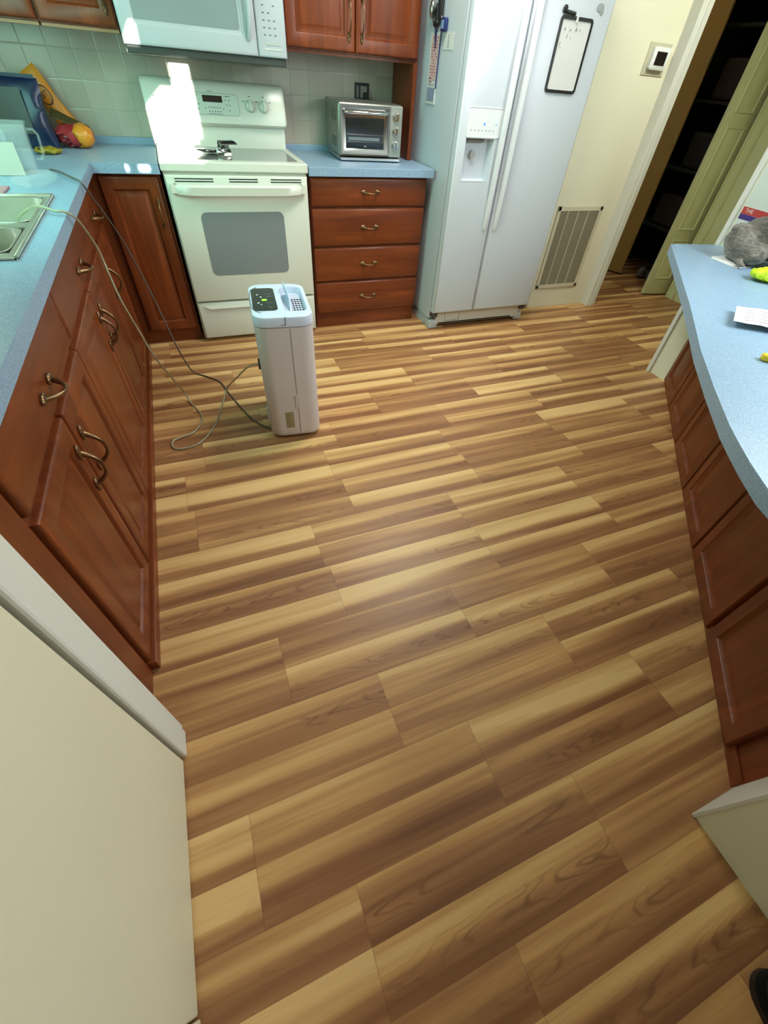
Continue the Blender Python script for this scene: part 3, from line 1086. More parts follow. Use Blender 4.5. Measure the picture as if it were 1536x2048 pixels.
m.build('handwriting', INKG, t, M=Mw)
t = thing('marker', 'black marker clipped along the top edge of the whiteboard', 'marker', (0, 0, 0))
Mk = Mr @ Matrix.Translation((2.4585, 1.583, .0605))
m = MB(); m.cyl((-.030, 0, .008), (.028, -.004, .008), .0075, .0075, 14)
m.build('barrel', BLACK, t, smooth=50, M=Mk)
m = MB(); m.cyl((-.048, .006, .008), (-.028, .0, .008), .010, .0085, 14); m.ell((-.040, .012, .010), (.012, .010, .008))
m.build('cap', BLACK, t, smooth=50, M=Mk)
tag(MB().box(-.004, .004, -.013, .013, 0, .012).build('clip', PAPER, None, M=Mr @ Matrix.Translation((2.506, 1.565, .062))), 'small white clip across the top of the whiteboard frame', 'clip')
t = tag(MB().ell((2.64, 1.612, .061), (.024, .016, .002)).ell((2.655, 1.600, .061), (.012, .014, .002)).build('magnet', plain('smudged_grey_magnet', (150, 156, 156), .5, var=.3, nscale=60), None, smooth=60, M=Mr), 'small grey smudged magnet at upper right of refrigerator door', 'magnet')

# things on the refrigerator side (plane x = 1.905)
Ms = frame((1.9045, 0, 0), (0, -1, 0), (-1, 0, 0))   # u = -y


def side_rect(name, mat, y0, y1, z0, z1, d0, d1, label=None, cat=None, par=None, rot=0.0):
    cu, cz = -(y0 + y1) / 2, (z0 + z1) / 2
    m = MB()
    hw, hz = abs(y1 - y0) / 2, (z1 - z0) / 2
    m.box(-hw, hw, -hz, hz, d0, d1)
    o = m.build(name, mat, par, M=Ms @ Matrix.Translation((cu, cz, 0)) @ Matrix.Rotation(rot, 4, 'Z'))
    if label:
        tag(o, label, cat)
    return o


t = thing('notepad', 'long narrow pinkish notepad hanging on the refrigerator side', 'notepad', (0, 0, 0))
side_rect('pad', PAPER, .110, .225, 1.195, 1.475, 0, .004, par=t)
side_rect('printed_sheet', PAPERPINK, .112, .205, 1.29, 1.465, .004, .0048, par=t)
m = MB()
random.seed(3)
for i in range(16):
    z = 1.455 - i * .012
    y0 = .12 + random.random() * .02
    for j in range(3):
        if random.random() < .75:
            m.box(-(y0 + j * .026 + .016), -(y0 + j * .026), z - .0016, z + .0016, .0049, .0055)
m.build('red_print', REDINK, t, M=Ms)
side_rect('picture', plain('grey_blue_picture', (140, 148, 170), .7, var=.2, nscale=40), .118, .215, 1.205, 1.262, .004, .005, par=t)
m = MB()
for (y, z, a) in ((.17, 1.285, .012), (.165, 1.272, .010), (.185, 1.300, .012), (.19, 1.275, .006)):
    m.box(-(y + a), -y, z - .003, z + .003, .0049, .0056)
m.build('dark_print', INK, t, M=Ms)
t = thing('note', 'small white handwritten note beside the notepad on refrigerator side', 'note', (0, 0, 0))
side_rect('paper', PAPER, -.045, .062, 1.412, 1.475, 0, .001, par=t)
text('TUSSI', .020, INKG, t, Ms @ Matrix.Translation((-.012, 1.443, .0012)) @ Matrix.Rotation(-PI / 2, 4, 'Z'))
t = thing('pen', 'dark pen hanging beside the notepad on refrigerator side', 'pen', (0, 0, 0))
m = MB(); m.tube([(-.095, 1.50, .008), (-.10, 1.26, .008)], .0035, 8)
m.build('barrel', NAVY, t, M=Ms)
t = thing('scissors', 'black handled kitchen shears hanging on the refrigerator side', 'scissors', (0, 0, 0))
m = MB()
m.tube(spline([(-.175, 1.56, .012), (-.195, 1.535, .012), (-.185, 1.505, .012), (-.165, 1.50, .012), (-.158, 1.53, .012), (-.165, 1.575, .012)], 5), .007, 8)
m.tube(spline([(-.135, 1.60, .012), (-.115, 1.56, .012), (-.118, 1.52, .012), (-.14, 1.50, .012), (-.15, 1.53, .012), (-.145, 1.60, .012)], 5), .007, 8)
m.build('handle', BLACK, t, smooth=60, M=Ms)
m = MB(); m.loft([[(-.170, 1.50, .010), (-.150, 1.50, .010), (-.150, 1.50, .014), (-.170, 1.50, .014)], [(-.150, 1.415, .010), (-.144, 1.415, .010), (-.144, 1.415, .013), (-.150, 1.415, .013)]])
m.build('blade', NAVY, t, M=Ms)
t = thing('whisk', 'steel ladle bowl hanging over the shears on refrigerator side', 'ladle', (0, 0, 0))
m = MB(); m.ell((-.205, 1.555, .022), (.016, .036, .014)); m.tube([(-.205, 1.58, .02), (-.2, 1.70, .015)], .004, 8)
m.build('bowl', STEEL, t, smooth=60, M=Ms)
t.name = 'ladle'
t = thing('bottle_opener', 'blue plastic clip opener hanging on the refrigerator side', 'opener', (0, 0, 0))
m = MB(); m.box(-.085, -.030, 1.475, 1.525, .004, .024, bev=.006)
m.build('body', NAVY, t, smooth=40, M=Ms)
side_rect('label', plain('pale_blue_label', (120, 150, 190), .5), .040, .074, 1.485, 1.515, .0242, .0248, par=t)
m = MB(); m.tube([(-.105, 1.60, .01), (-.10, 1.53, .012), (-.09, 1.50, .012)], .008, 8)
m.build('strap', BLACK, t, M=Ms)

# ------------------------------------------------------------------ back right wall: thermostat and return vent
t = thing('thermostat', 'square white thermostat with dark screen on cream wall plate', 'thermostat', (0, 0, 0))
Mt = fB(.0195)
m = MB(); rect_rings(m, 3.288, 3.470, 1.402, 1.545, [(0, 0), (0, .003), (.003, .005)])
m.build('wall_plate', plain('plate_cream', (190, 186, 160), .6), t, M=Mt)
m = MB(); m.loft([[(x, z, d) for x, z in rrect(.135, .100, .014, 4, 3.385, 1.478)] for d in (.005, .024)] + [[(x, z, .028) for x, z in rrect(.125, .090, .012, 4, 3.385, 1.478)]])
m.build('body', TSTAT, t, smooth=40, M=Mt)
MB().box(3.343, 3.427, 1.449, 1.508, .028, .0295).build('screen', LCD, t, M=Mt)
t = thing('return_vent', 'tall louvred air return grille low on the wall beside refrigerator', 'vent', (0, 0, 0))
m = MB(); x0, x1, z0, z1 = 2.955, 3.375, .150, .715
rect = lambda m_, a, b, c, d_, e, f: m_.box(a, b, c, d_, e, f)
for b in ((x0, x1, z0, z0 + .03), (x0, x1, z1 - .03, z1), (x0, x0 + .028, z0, z1), (x1 - .028, x1, z0, z1)):
    m.box(*b, 0, .010, bev=.003)
m.build('frame', VENTM, t, M=Mt)
MB().box(x0 + .02, x1 - .02, z0 + .02, z1 - .02, .0005, .0015).build('backing', VENTD, t, M=Mt)
m = MB()
z = z0 + .034
while z < z1 - .034:
    m.loft([[(x0 + .028, z, .0075), (x0 + .028, z + .0012, .0075), (x0 + .028, z + .0062, .002), (x0 + .028, z + .005, .002)], [(x1 - .028, z, .0075), (x1 - .028, z + .0012, .0075), (x1 - .028, z + .0062, .002), (x1 - .028, z + .005, .002)]])
    z += .0085
m.build('louvres', plain('louvre_tan', (150, 140, 116), .6), t, M=Mt)
m = MB()
for x in (3.055, 3.15, 3.245):
    m.box(x - .003, x + .003, z0 + .03, z1 - .03, .004, .0095)
m.build('mullions', VENTM, t, M=Mt)

# ------------------------------------------------------------------ closet doors in the hallway
# near leaf, opened into the hall
hd = struct(bpy.data.objects.new('door_3', None)); COL.objects.link(hd)
a, b = Vector((4.285, .060, 0)), Vector((4.545, .008, 0))
u = (b - a).normalized(); n = Vector((u.y, -u.x, 0))
Md = frame((a.x, a.y, 0), u, n)
wd = (b - a).length
m = MB()
rect_rings(m, 0, wd, .012, 2.02, [(0, -.032), (0, -.002), (.004, .0)])
m.build('door_slab', GREENLIT, hd, smooth=30, M=Md)
for z0, z1 in ((.14, .46), (.53, 1.20), (1.27, 1.92)):
    m = MB(); rect_rings(m, .05, wd - .05, z0, z1, [(0, .0), (.004, .006), (.012, .006), (.018, .001), (.03, .001), (.05, .007), (.055, .008)])
    m.build('raised_panel', GREENLIT, hd, smooth=30, M=Md)
hd2 = struct(bpy.data.objects.new('door_4', None)); COL.objects.link(hd2)
a = Vector((4.508, .596, 0)); b = Vector((4.28, 1.0, 0))
u = (b - a).normalized(); n = Vector((-u.y, u.x, 0))
if n.x > 0:
    n = -n
m = MB(); rect_rings(m, 0, (b - a).length, .012, 2.02, [(0, -.016), (0, .014), (.004, .017)])
m.build('door_slab', WARMLIT, hd2, smooth=30, M=frame((a.x, a.y, 0), u, n))
m = MB()
for z in (.30, .62, 1.05, 1.52, 1.78):
    m.cyl((4.475, .590, z), (4.475, .590, z + .05), .006)
m.build('hinge', plain('brass_hinge', (190, 170, 110), .3, metal=.8), hd2)
# closet things; shelves and boxes coloured dark as if unlit
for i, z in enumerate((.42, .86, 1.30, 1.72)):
    tag(MB().box(4.66, 5.19, -.395, .945, z, z + .02).build('closet_shelf', plain('unlit_shelf_wood', (26, 22, 18), .8)),
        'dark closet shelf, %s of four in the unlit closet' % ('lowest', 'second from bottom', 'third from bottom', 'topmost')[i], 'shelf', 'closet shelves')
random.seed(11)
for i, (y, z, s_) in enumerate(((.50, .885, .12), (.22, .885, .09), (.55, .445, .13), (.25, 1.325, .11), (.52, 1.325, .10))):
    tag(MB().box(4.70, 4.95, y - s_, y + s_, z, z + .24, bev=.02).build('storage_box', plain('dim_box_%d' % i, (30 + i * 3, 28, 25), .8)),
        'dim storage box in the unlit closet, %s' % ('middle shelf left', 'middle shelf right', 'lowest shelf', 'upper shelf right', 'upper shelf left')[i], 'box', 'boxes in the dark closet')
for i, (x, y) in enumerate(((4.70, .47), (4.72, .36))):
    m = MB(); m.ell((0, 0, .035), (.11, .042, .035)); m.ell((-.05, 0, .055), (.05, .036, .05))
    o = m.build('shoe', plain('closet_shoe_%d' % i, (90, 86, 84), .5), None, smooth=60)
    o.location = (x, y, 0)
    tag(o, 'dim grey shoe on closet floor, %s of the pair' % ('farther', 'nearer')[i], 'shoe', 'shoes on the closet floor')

# ------------------------------------------------------------------ peninsula
A0 = Vector((1.480, -3.155, 0)); A1 = Vector((3.156, -1.306, 0))
du = (A1 - A0).normalized(); dn = Vector((-du.y, du.x, 0)); LEN = (A1 - A0).length
t = thing('peninsula_cabinet', 'cherry cabinet with six raised panel doors under the blue breakfast bar', 'cabinet', tuple(A0), 0)
Mp = frame((0, 0, 0), du, dn)
m = MB()
poly = [(0, 0), tuple((A1 - A0).xy), tuple((Vector((3.163, -1.306, 0)) - A0).xy), tuple((Vector((3.163, -2.05, 0)) - A0).xy), tuple((Vector((1.97, -3.15, 0)) - A0).xy)]
poly = [(p[0] + (-dn.x) * .0, p[1]) for p in poly]
m.prism(poly, 0.0, .728)
m.build('body', W_Z, t)
MB().box(0.0, LEN - .004, 0.0, .046, .0, .008, bev=.002).build('plinth', W_X, t, M=Mp)
for (s0, s1) in ((.098, .500), (.515, .905), (.912, 1.305), (1.312, 1.708), (1.716, 2.108), (2.116, 2.488)):
    d = panel_door(t, Mp @ Matrix.Translation((0, 0, .001)), s0 + .003, s1 - .003, .022, .715, W_Z, PANEL_DEEP)
cx = thing('breakfast_bar', 'speckled blue laminate breakfast bar top with rounded near corner', 'countertop')
edge = [(3.163, -1.145), (2.885, -1.100), (2.840, -1.105), (2.762, -1.190), (2.173, -1.828), (1.863, -2.147), (1.697, -2.335), (1.567, -2.490), (1.526, -2.546), (1.476, -2.618), (1.425, -2.700), (1.395, -2.78), (1.38, -2.88), (1.378, -3.0), (1.39, -3.08), (1.42, -3.154), (2.1, -3.154), (3.163, -2.05)]
m = MB()
m.prism(edge, .729, .770)
bmesh.ops.bevel(m.bm, geom=[e for e in m.bm.edges if abs(e.verts[0].co.z - e.verts[1].co.z) < 1e-6 and e.verts[0].co.z > .76], offset=.002, segments=2, affect='EDGES')
m.build('bar_top', LAM, cx, smooth=30)

# things on the bar
t = thing('mail', 'folded white mail lying under the grey cat', 'mail', (0, 0, 0))
m = MB(); m.prism([(2.862, -1.345), (2.852, -1.509), (3.10, -1.485), (3.12, -1.33)], .7705, .7725)
m.build('sheet', PAPER, t)
m = MB(); m.prism([(2.880, -1.335), (2.872, -1.480), (3.10, -1.47), (3.12, -1.32)], .7725, .7745)
m.build('inner_sheet', plain('off_white_paper', (226, 230, 232), .8), t)
t = thing('receipt', 'curled white receipt on the blue breakfast bar', 'receipt', (0, 0, 0))
m = MB(); top = []
a0, b0 = Vector((2.301, -1.923, 0)), Vector((2.148, -2.028, 0))
a1, b1 = Vector((2.60, -2.12, 0)), Vector((2.44, -2.25, 0))
rings = []
for i in range(9):
    f = i / 8
    z = .772 + .020 * (1 - f) * (1 - f) + .012 * math.sin(f * 5) ** 2
    p, q = a0.lerp(a1, f), b0.lerp(b1, f)
    rings.append([(p.x, p.y, z), (q.x, q.y, z - .004 * math.sin(f * 3)), (q.x, q.y, z - .004 * math.sin(f * 3) + .0008), (p.x, p.y, z + .0008)])
m.loft(rings)
m.build('paper_strip', PAPER, t, smooth=60)
m = MB()
for i in range(5):
    f0, f1 = .06, .9
    k_ = .18 + i * .16
    pts = []
    for j in range(9):
        f = f0 + (f1 - f0) * j / 8
        z = .772 + .020 * (1 - f) ** 2 + .012 * math.sin(f * 5) ** 2
        p = a0.lerp(a1, f).lerp(b0.lerp(b1, f), k_)
        pts.append((p.x, p.y, z + .0012 - .004 * math.sin(f * 3) * k_))
    m.tube(pts, .0011, 4)
m.build('faint_print', plain('faint_pink_print', (180, 164, 168), .8), t)
t = thing('yellow_marker', 'yellow highlighter lying at the right edge of the bar', 'marker', (2.03, -2.262, .7705), math.radians(-45))
m = MB(); m.box(-.022, .12, -.014, .014, 0, .020, bev=.006); m.build('barrel', YEL, t, smooth=50)
MB().box(.12, .16, -.011, .011, 0, .018, bev=.005).build('cap', BLACK, t, smooth=50)
t = thing('lime_wrapper', 'crumpled lime green wrapper on the bar near the cat', 'wrapper', (2.835, -1.685, .7715))
m = MB(); m.ell((0, 0, .024), (.090, .058, .024), Matrix.Rotation(-.6, 4, 'Z'), 4)
for v in m.bm.verts:
    r = math.sin(v.co.x * 95) * math.cos(v.co.y * 120 + v.co.x * 40) * .008
    v.co += Vector((r, r * .6, abs(r)))
    v.co.z = max(v.co.z, 0)
m.build('film', LIME, t)

# wall poster right of the closet
t = thing('wall_notice', 'pale wall notice with red band behind the cat', 'notice', (0, 0, 0))
Mn = frame((3.1648, 0, 0), (0, -1, 0), (-1, 0, 0))
MB().box(1.172, 1.50, .86, 1.30, 0, .002).build('sheet', plain('pale_grey_sheet', (206, 216, 206), .7), t, M=Mn)
MB().box(1.174, 1.34, .925, .955, .002, .003).build('red_band', REDINK, t, M=Mn)
MB().box(1.174, 1.34, .902, .924, .002, .003).build('purple_band', PURPLE, t, M=Mn)
text('THE', .024, TRIMP, t, Mn @ Matrix.Translation((1.215, .940, .003)))
MB().ell((1.20, .885, .002), (.022, .010, .0012)).build('white_spot', PAPER, t, M=Mn)

# ------------------------------------------------------------------ cat
CATP = Vector((2.985, -1.42, .7745))
t = tag(bpy.data.objects.new('cat', None), 'grey cat sitting on papers at far end of the breakfast bar', 'cat')
COL.objects.link(t)
t.location = CATP
m = MB()
# local: +x along bar towards the wall, -y towards the camera side; body runs from rump (0,0) to -y
for c, r in (((.02, .03, .075), (.105, .10, .075)), ((.045, .00, .105), (.085, .10, .082)), ((-.045, .00, .058), (.050, .085, .056)), ((-.03, -.06, .05), (.05, .07, .048)),
             ((.055, -.08, .15), (.085, .095, .13)), ((.06, -.125, .23), (.075, .075, .12)), ((.065, -.15, .31), (.060, .058, .09)), ((.065, -.17, .39), (.052, .050, .050)), ((.060, -.215, .38), (.026, .026, .022)),
             ((.05, -.16, .10), (.07, .06, .10)), ((.02, -.20, .07), (.026, .028, .09)), ((.09, -.20, .07), (.026, .028, .09)), ((.015, -.225, .015), (.022, .034, .016)), ((.09, -.225, .015), (.022, .034, .016)),
             ((-.02, .06, .12), (.05, .05, .03))):
    m.ell(c, r, sub=3)
m.tube([(-.055, -.01, .020), (-.085, -.050, .014), (-.115, -.085, .012)], [.020, .015, .014], 10)
m.ell((-.120, -.090, .012), (.017, .017, .012))
m.tube(spline([(.05, .11, .03), (.11, .10, .02), (.135, .02, .018), (.14, -.10, .018)], 5), .016, 10)
for sx_ in (-.030, .030):
    m.cyl((.065 + sx_, -.160, .425), (.065 + sx_ * 1.2, -.155, .475), .020, .003, 10)
for v in m.bm.verts:
    v.co.z = max(v.co.z, .006)
body = m.build('body', FUR, t)
rm = body.modifiers.new('remesh', 'REMESH'); rm.mode = 'VOXEL'; rm.voxel_size = .005; rm.use_smooth_shade = True
smt = body.modifiers.new('smooth', 'SMOOTH'); smt.iterations = 4; smt.factor = .5
tx = bpy.data.textures.new('fur_noise', 'CLOUDS'); tx.noise_scale = .012
dm_ = body.modifiers.new('fur', 'DISPLACE'); dm_.texture = tx; dm_.strength = .006; dm_.mid_level = .5
for sx_ in (-.018, .03):
    MB().ell((.059 + sx_, -.2145, .400), (.006, .004, .006)).build('eye', plain('cat_eye_amber', (150, 130, 40), .1), t, smooth=60)

# ------------------------------------------------------------------ dehumidifier
DA = math.radians(-5.5)
t = thing('dehumidifier', 'white portable dehumidifier standing on the floor before the stove', 'dehumidifier', (.697, -1.028, 0), DA)
W2, D2, HT = .245, .375, .605
m = MB()
rings = []
for z, k_ in ((.016, .965), (.022, .985), (.035, 1.0), (.30, 1.0), (.560, 1.0)):
    rings.append([(x * k_, y * k_, z) for x, y in rrect(W2, D2, .055, 7)])
m.loft(rings)
m.build('casing', PLASTIC, t, smooth=40)
for x in (-.08, .08):
    for y in (-.14, .14):
        MB().cyl((x, y, 0), (x, y, .02), .018).build('caster', BLACK, t)
# top shell with a recessed outlet on the right half
m = MB()
rings = [[(x, y, z) for x, y in rrect(W2 * k_, D2 * k_, .055, 7)] for z, k_ in ((.5615, .99), (.564, 1.012), (.592, 1.018), (.602, 1.0), (.605, .965))]
m.loft(rings, True, False)
hole = rrect(.096, .272, .028, 7, .059, .004)
outer = [v for v in m.bm.verts if abs(v.co.z - .605) < 1e-5]
inner = [m.bm.verts.new((x, y, .605)) for x, y in hole]
for i in range(len(inner)):
    j = (i + 1) % len(inner)
    m.bm.faces.new((outer[i], outer[j], inner[j], inner[i]))
low = [m.bm.verts.new((x * .94 + .059 * .06, y * .96, .580)) for x, y in hole]
for i in range(len(inner)):
    j = (i + 1) % len(inner)
    m.bm.faces.new((inner[i], inner[j], low[j], low[i]))
m.bm.faces.new(low[::-1])
top = m.build('top_cover', PLASTIC2, t, smooth=35)
m = MB()
P = rrect(.096, .250, .020, 6, -.062, .004)
for i, (x, y) in enumerate(P):
    if x < -.062:
        P[i] = (x - .012 * (1 - (abs(y) / .125) ** 2), y)
m.loft([[(x, y, .6052) for x, y in P], [(x, y, .6066) for x, y in P]])
pn = m.build('control_panel', PANELB, t)
for (x, y, mt_, s_) in ((-.062, -.008, LEDG, .010), (-.088, .052, LEDW, .0035), (-.074, .026, LEDW, .0035), (-.088, -.040, LEDW, .0035), (-.077, -.058, LEDW, .0025)):
    MB().box(x - s_, x + s_, y - s_ * .8, y + s_ * .8, .6066, .6074, bev=.0005).build('indicator_light', mt_, pn)
m = MB()
for (x, y) in ((-.050, .056), (-.045, .030), (-.048, -.042), (-.045, -.080), (-.040, -.095), (-.035, .056), (-.030, .030), (-.032, -.042)):
    m.box(x - .006, x + .006, y - .002, y + .002, .6066, .607)
m.build('print', INKG, pn)
m = MB()
pts = []
for i in range(15):
    a = -1 + 2 * i / 14
    pts.append((-.1155 - .006 * (1 - a * a) + .030 * abs(a) ** 6, a * .142, .6055))
m.tube(pts, .0016, 6)
m.build('handle_groove', INKG, t)
m = MB()
m.tube([(.006, D2 / 2 * .985, .602), (.004, D2 / 2 * .99, .59)], .003, 6)
m.tube([(.006, -.205 * .93, .606), (.006, -D2 / 2 * 1.022, .597), (.006, -D2 / 2 * 1.022, .575), (-.10, -D2 / 2 * 1.02 + .012, .562)], .0016, 6)
m.build('cover_seam', INKG, t)
# outlet grille with square holes
m = MB()
m.box(.052, .103, -.112, .060, .5805, .584)
g = m.build('outlet_grille', PLASTIC2, t)
m = MB()
for i in range(4):
    for j in range(7):
        x, y = .0590 + i * .0122, -.092 + j * .0225
        m.box(x - .0042, x + .0042, y - .0068, y + .0068, .584, .5844)
m.build('grille_holes', DARK, g)
# flap standing open
m = MB()
rings = []
for i in range(15):
    f = i / 14
    y = .120 - .215 * f
    top_z = .580 + .075 * min(1, f * 9 + .15) * (1 - f) ** .8
    bx = .040 + .012 * math.sin(f * PI)
    lx = bx - .016 * (top_z - .572) / .07
    rings.append([(bx, y, .582), (bx + .003, y, .582), (lx + .002, y, top_z), (lx, y, top_z)])
m.loft(rings)
m.build('flap', PLASTIC2, t, smooth=50)
# seams on the front face
m = MB()
m.box(.0195, .0212, -D2 / 2 - .0012, -D2 / 2 + .001, .035, .555)
m.box(-.040, -.0385, -D2 / 2 - .001, -D2 / 2 + .001, 0.556, .558)
m.build('front_seam', plain('seam_grey', (120, 116, 110), .6), t)
MB().box(.010, .0195, -D2 / 2 - .004, -D2 / 2 + .001, .175, .245, bev=.002).build('bucket_latch', PLASTIC, t)
lb = MB().box(-.045, -.006, -D2 / 2 - .0015, -D2 / 2 + .001, .065, .155).build('rating_label', MAIL, t)
m = MB()
for i in range(9):
    m.box(-.042, -.042 + .012 + .018 * ((i * 7) % 5) / 5, -D2 / 2 - .0019, -D2 / 2 - .0014, .072 + i * .009, .0745 + i * .009)
m.build('label_print', plain('label_print', (112, 104, 78), .6), lb)
MB().box(-W2 / 2 - .010, -W2 / 2 + .004, -.03, .03, .30, .33, bev=.004).build('drain_spout', BLACK, t)
MB().box(-W2 / 2 - .006, -W2 / 2 + .004, -.13, -.11, .09, .15, bev=.002).build('side_clip', PLASTIC2, t)

# power cord and drain hose
t = tag(MB().tube(spline([(-.10, -.27, .921), (-.06, -.332, .926), (.0, -.45, .924), (.038, -.53, .920), (.055, -.475, .850), (.09, -.36, .69), (.13, -.33, .48), (.17, -.42, .309), (.20, -.50, .18), (.234, -.44, .02), (.30, -.49, .005), (.369, -.573, .005), (.407, -.723, .005), (.478, -.973, .005), (.545, -1.09, .006), (.60, -1.12, .008)], 8), .0038, 8).build('power_cord', CORDM, None, smooth=60),
        'thin grey power cord hanging from the worktop to the dehumidifier', 'cord')
hose_pts = [(-.16, -.86, .85), (-.135, -.90, .885), (-.090, -.93, .915), (-.045, -.99, .936), (.004, -1.027, .930), (.034, -1.026, .925), (.050, -.96, .883), (.060, -.87, .775), (.066, -.88, .698), (.08, -.92, .60), (.10, -.89, .456), (.12, -.88, .345), (.15, -.79, .185), (.178, -.71, .05), (.200, -.76, .008), (.245, -.907, .007), (.20, -1.03, .007), (.10, -1.08, .007), (.11, -1.15, .007), (.215, -1.133, .007), (.304, -.993, .007), (.362, -.80, .007), (.40, -.70, .03), (.46, -.80, .14), (.52, -.93, .26), (.575, -1.005, .31)]
tag(MB().tube(spline(hose_pts, 8), .0042, 10).build('drain_hose', TUBE, None, smooth=60), 'clear yellowed drain hose looping from the sink to the dehumidifier', 'hose')

# ------------------------------------------------------------------ sink
t = thing('sink', 'double bowl stainless steel sink set in the left worktop', 'sink', (0, 0, 0))
m = MB()
X0, X1, Y0, Y1 = -.52, -.034, -1.480, -.738
bowls = ((-.46, -.062, -1.115, -.775), (-.46, -.070, -1.425, -1.175))
m.box(X0, bowls[0][0], Y0, Y1, .913, .919)
m.box(bowls[0][1], X1, Y0, Y1, .913, .919)
for (a, b) in ((Y0, bowls[1][2]), (bowls[1][3], bowls[0][2]), (bowls[0][3], Y1)):
    m.box(bowls[0][0], bowls[0][1], a, b, .913, .919)
for b in ((X0, X1, Y0, Y0 + .012), (X0, X1, Y1 - .012, Y1), (X0, X0 + .012, Y0, Y1), (X1 - .010, X1, Y0, Y1)):
    m.box(*b, .914, .9245, bev=.003)
m.build('rim', SINKST, t, smooth=40)
for (x0, x1, y0, y1) in bowls:
    m = MB()
    cxx, cyy = (x0 + x1) / 2, (y0 + y1) / 2
    rings = []
    for z, k_, dr in ((.921, 1.03, .0), (.919, 1.0, .0), (.80, .97, 0), (.765, .93, .0), (.755, .84, 0)):
        rings.append([(x, y, z) for x, y in rrect((x1 - x0) * k_, (y1 - y0) * k_, .05, 6, cxx, cyy)])
    m.loft(rings, False, True)
    b_ = m.build('bowl', SINKST, t, smooth=60)
    sd = b_.modifiers.new('thick', 'SOLIDIFY'); sd.thickness = .0015
    m = MB(); m.cyl((cxx, cyy, .756), (cxx, cyy, .758), .035, .035, 24)
    m.build('drain', CHROME, b_)
tag(MB().box(-.215, -.135, -1.40, -1.23, .768, .87, bev=.012).build('sponge_block', FILT), 'brown textured block standing in the nearer sink bowl', 'sponge')

# ------------------------------------------------------------------ clutter in the corner
# clear canister with paper
t = thing('clear_canister', 'clear square acrylic canister beside the sink', 'canister', (-.225, -.27, .9155), math.radians(6))
m = MB()
R1 = [[(x, y, z) for x, y in rrect(.19 * k_, .15 * k_, .018, 4)] for z, k_ in ((0, .84), (.145, 1.0), (.150, 1.05), (.156, 1.05))]
R2 = [[(x, y, z) for x, y in rrect(.183 * k_, .143 * k_, .016, 4)] for z, k_ in ((.156, 1.0), (.145, .99), (.006, .83))]
m.loft(R1 + R2, True, True)
m.build('walls', CLEAR, t, smooth=40)
m = MB()
m.tube([(.098, .0, .135), (.120, 0, .135), (.130, 0, .12), (.124, 0, .06), (.110, 0, .04), (.09, 0, .04)], .005, 8)
m.build('handle', CLEAR, t, smooth=60)
t = thing('paper_card', 'white card leaning on the clear canister by the sink', 'card', (-.245, -.375, .9165), math.radians(4))
m = MB(); rect_rings(m, -.07, .07, 0, .105, [(0, 0), (0, .002)])
m.build('sheet', plain('greyed_card', (176, 176, 164), .8), t, M=frame((0, 0, 0), (1, .0, 0), (0, -1, .0)) @ Matrix.Rotation(math.radians(-14), 4, 'X'))
t = thing('glass_plate', 'clear glass dish with wavy rim behind the sink', 'dish', (-.115, -.53, .9155))
t.scale = (.64, 1.35, 1)
m = MB()
def ringc(r, z, wv=0.0):
    return [(r * math.cos(2 * PI * i / 48) * (1 + wv * math.sin(i * 2.1)), r * math.sin(2 * PI * i / 48) * (1 + wv * math.cos(i * 1.7)), z) for i in range(48)]
m.loft([ringc(.055, 0), ringc(.09, .004), ringc(.115, .018, .02), ringc(.118, .022, .02), ringc(.113, .022, .02), ringc(.088, .008), ringc(.05, .005)])
m.build('dish', CLEAR, t, smooth=60)
t = thing('pink_cloth', 'folded pink cloth between glass dish and sink edge', 'cloth', (0, 0, 0))
MB().box(-.34, -.195, -.725, -.60, .9155, .922, bev=.002).build('cloth_fold', plain('dusty_pink_cloth', (168, 128, 134), .9, var=.2, nscale=60), t)
# blue bag
t = thing('blue_bag', 'dark blue glossy snack bag standing in the far left corner', 'bag', (-.240, .34, .9155), math.radians(-20))
m = MB()
def pillow(w_, h_, th, n=16, crease=.0):
    rings = []
    for i in range(n + 1):
        f = i / n
        z = h_ * f
        d = th * (math.sin(PI * min(1, .12 + .88 * f)) ** .6) + .002
        ww = w_ * (1 - .06 * math.sin(PI * f)) / 2
        ring = []
        for k in range(12):
            a = 2 * PI * k / 12
            x = ww * math.copysign(abs(math.cos(a)) ** .6, math.cos(a))
            y = d / 2 * math.copysign(abs(math.sin(a)) ** .8, math.sin(a))
            ring.append((x + .004 * math.sin(9 * f + k), y + .005 * math.sin(13 * f + 2 * k) * (d / th), z))
        rings.append(ring)
    return rings
m.loft(pillow(.24, .255, .085))
m.build('bag_body', BLUEP, t, smooth=60)
m = MB(); m.box(-.11, .11, -.003, .003, .250, .266); m.build('seal_strip', plain('dark_blue_seal', (30, 44, 66), .5), t)
MB().box(-.10, .045, -.050, -.046, .05, .215).build('grey_label', plain('grey_bag_print', (58, 62, 60), .4, var=.3, nscale=25), t)
t.rotation_euler = (math.radians(-6), 0, math.radians(-8))
t.location.z = .921
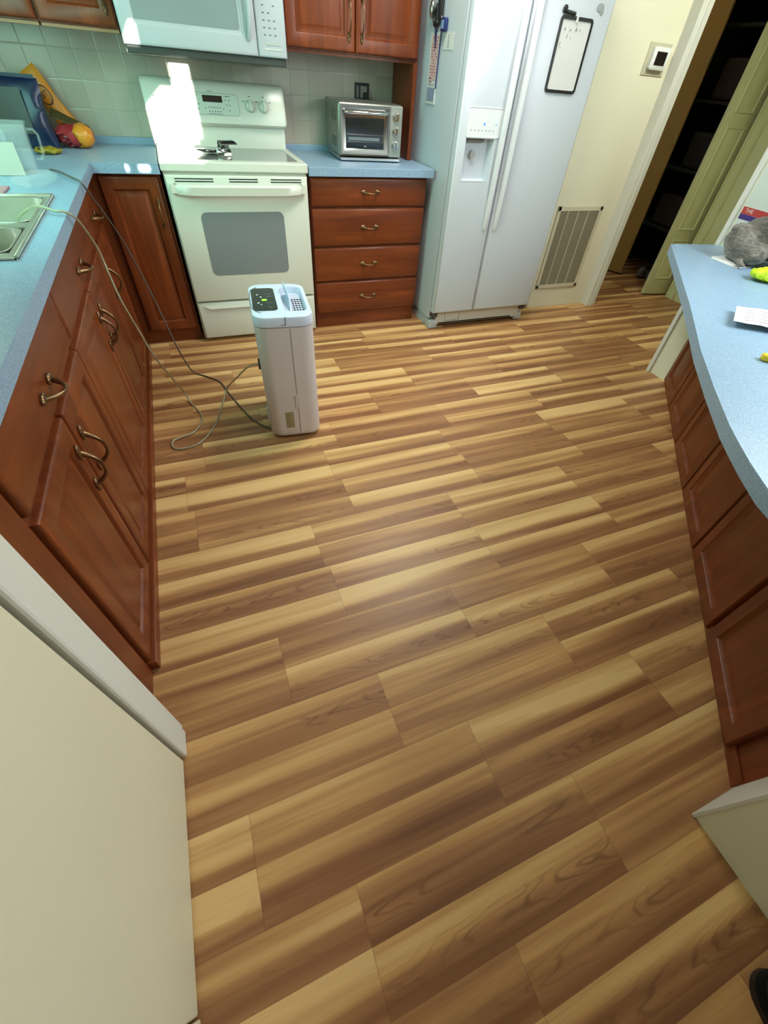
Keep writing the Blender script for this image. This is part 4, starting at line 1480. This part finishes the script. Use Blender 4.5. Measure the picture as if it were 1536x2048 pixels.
# yellow bag with round badge
t = thing('yellow_bag', 'yellow orange bag with round black badge leaning on the tiles', 'bag', (-.02, .33, 1.03))
m = MB(); m.loft(pillow(.092, .30, .05))
m.build('bag_body', YELLOWF, t, smooth=60)
m = MB()
def disc(r0, r1, d):
    a = [(r0 * math.cos(2 * PI * i / 32), .195 + r0 * 1.35 * math.sin(2 * PI * i / 32)) for i in range(32)]
    b = [(r1 * math.cos(2 * PI * i / 32), .195 + r1 * 1.35 * math.sin(2 * PI * i / 32)) for i in range(32)]
    return [[(x, y, d) for x, y in a], [(x, y, d + .001) for x, y in a], [(x, y, d + .001) for x, y in b], [(x, y, d) for x, y in b]]
Mb = frame((0, 0, 0), (1, 0, 0), (0, -1, 0))
m.loft(disc(.030, .0265, .0275), False, False)
m.build('badge_ring', INK, t, M=Mb)
text('BIT', .034, INK, t, Mb @ Matrix.Translation((0, .195, .0275)) @ Matrix.Rotation(PI / 2 * .0, 4, 'Z'), sx=.75)
t.rotation_euler = (math.radians(-6), math.radians(-29), 0)
t.location = (-.035, .505, .936)
# red and orange bag
t = thing('red_bag', 'crumpled red and orange snack bag lying in the corner', 'bag', (-.050, .410, .9155), 0)
t.scale = (1.18, 1.1, 1.22)
m = MB(); m.ell((0, 0, .040), (.080, .062, .040), Matrix.Rotation(.1, 4, 'Z'), 4)
for v in m.bm.verts:
    r = (math.sin(v.co.x * 90 + v.co.z * 50) * math.cos(v.co.y * 80 + v.co.z * 60) * .009 + abs(math.sin(v.co.x * 190 - v.co.y * 120 + v.co.z * 90)) * .007 - .004)
    v.co += Vector((r, r, r * .6)); v.co.z = max(0, v.co.z)
m.build('bag_body', REDF, t, smooth=60)
m = MB(); m.ell((.034, -.016, .040), (.044, .056, .041), None, 4)
for v in m.bm.verts:
    r = math.sin(v.co.x * 90 + v.co.z * 60) * math.cos(v.co.y * 110) * .005 + abs(math.sin(v.co.x * 170 + v.co.y * 150)) * .004 - .002
    v.co += Vector((r, r, r * .6)); v.co.z = max(0, v.co.z)
m.build('orange_panel', YELLOWF, t, smooth=60)
m = MB()
m.loft([[(-.065, -.02, .098), (.058, -.03, .060), (.075, .0, .066), (-.055, .01, .122)], [(-.065, -.02, .102), (.058, -.03, .064), (.075, .0, .070), (-.055, .01, .126)]])
m.build('dark_flap', plain('dark_olive_film', (64, 58, 30), .3), t)
t = thing('yellow_packet', 'small flat yellow and dark packet in front of the blue bag', 'packet', (-.155, .175, .9155), math.radians(20))
m = MB(); m.ell((0, 0, .014), (.062, .040, .014), None, 4)
for v in m.bm.verts:
    r = math.sin(v.co.x * 110) * math.cos(v.co.y * 90) * .004
    v.co += Vector((0, r, r)); v.co.z = max(0, v.co.z)
m.build('wrapper', YPACK, t, smooth=60)
m = MB()
for x in (-.040, -.012, .020, .042):
    m.ell((x, -.010, .021), (.007, .016, .006), None, 2)
m.build('dark_print', INK, t, smooth=60)
t = thing('utensil_rod', 'dark thin rod sticking up behind the blue bag', 'rod', (-.255, .20, .9155))
m = MB(); m.tube([(-.06, .20, .0), (-.05, .215, .30)], .008, 8)
m.build('rod', BLACK, t, smooth=60)

# ------------------------------------------------------------------ photographer's shoe tip
t = thing('shoe', 'black shoe tip at the lower right corner of the picture', 'shoe', (1.20, -3.505, 0), math.radians(78))
m = MB(); m.ell((0, 0, .045), (.075, .048, .042)); m.ell((-.09, 0, .055), (.09, .044, .052))
m.build('upper', SHOE, t, smooth=60)
m = MB(); m.loft([[(x, y, z) for x, y in rrect(.27, .10, .048, 6, -.055, 0)] for z in (0, .018)])
m.build('sole', BLACK, t, smooth=40)
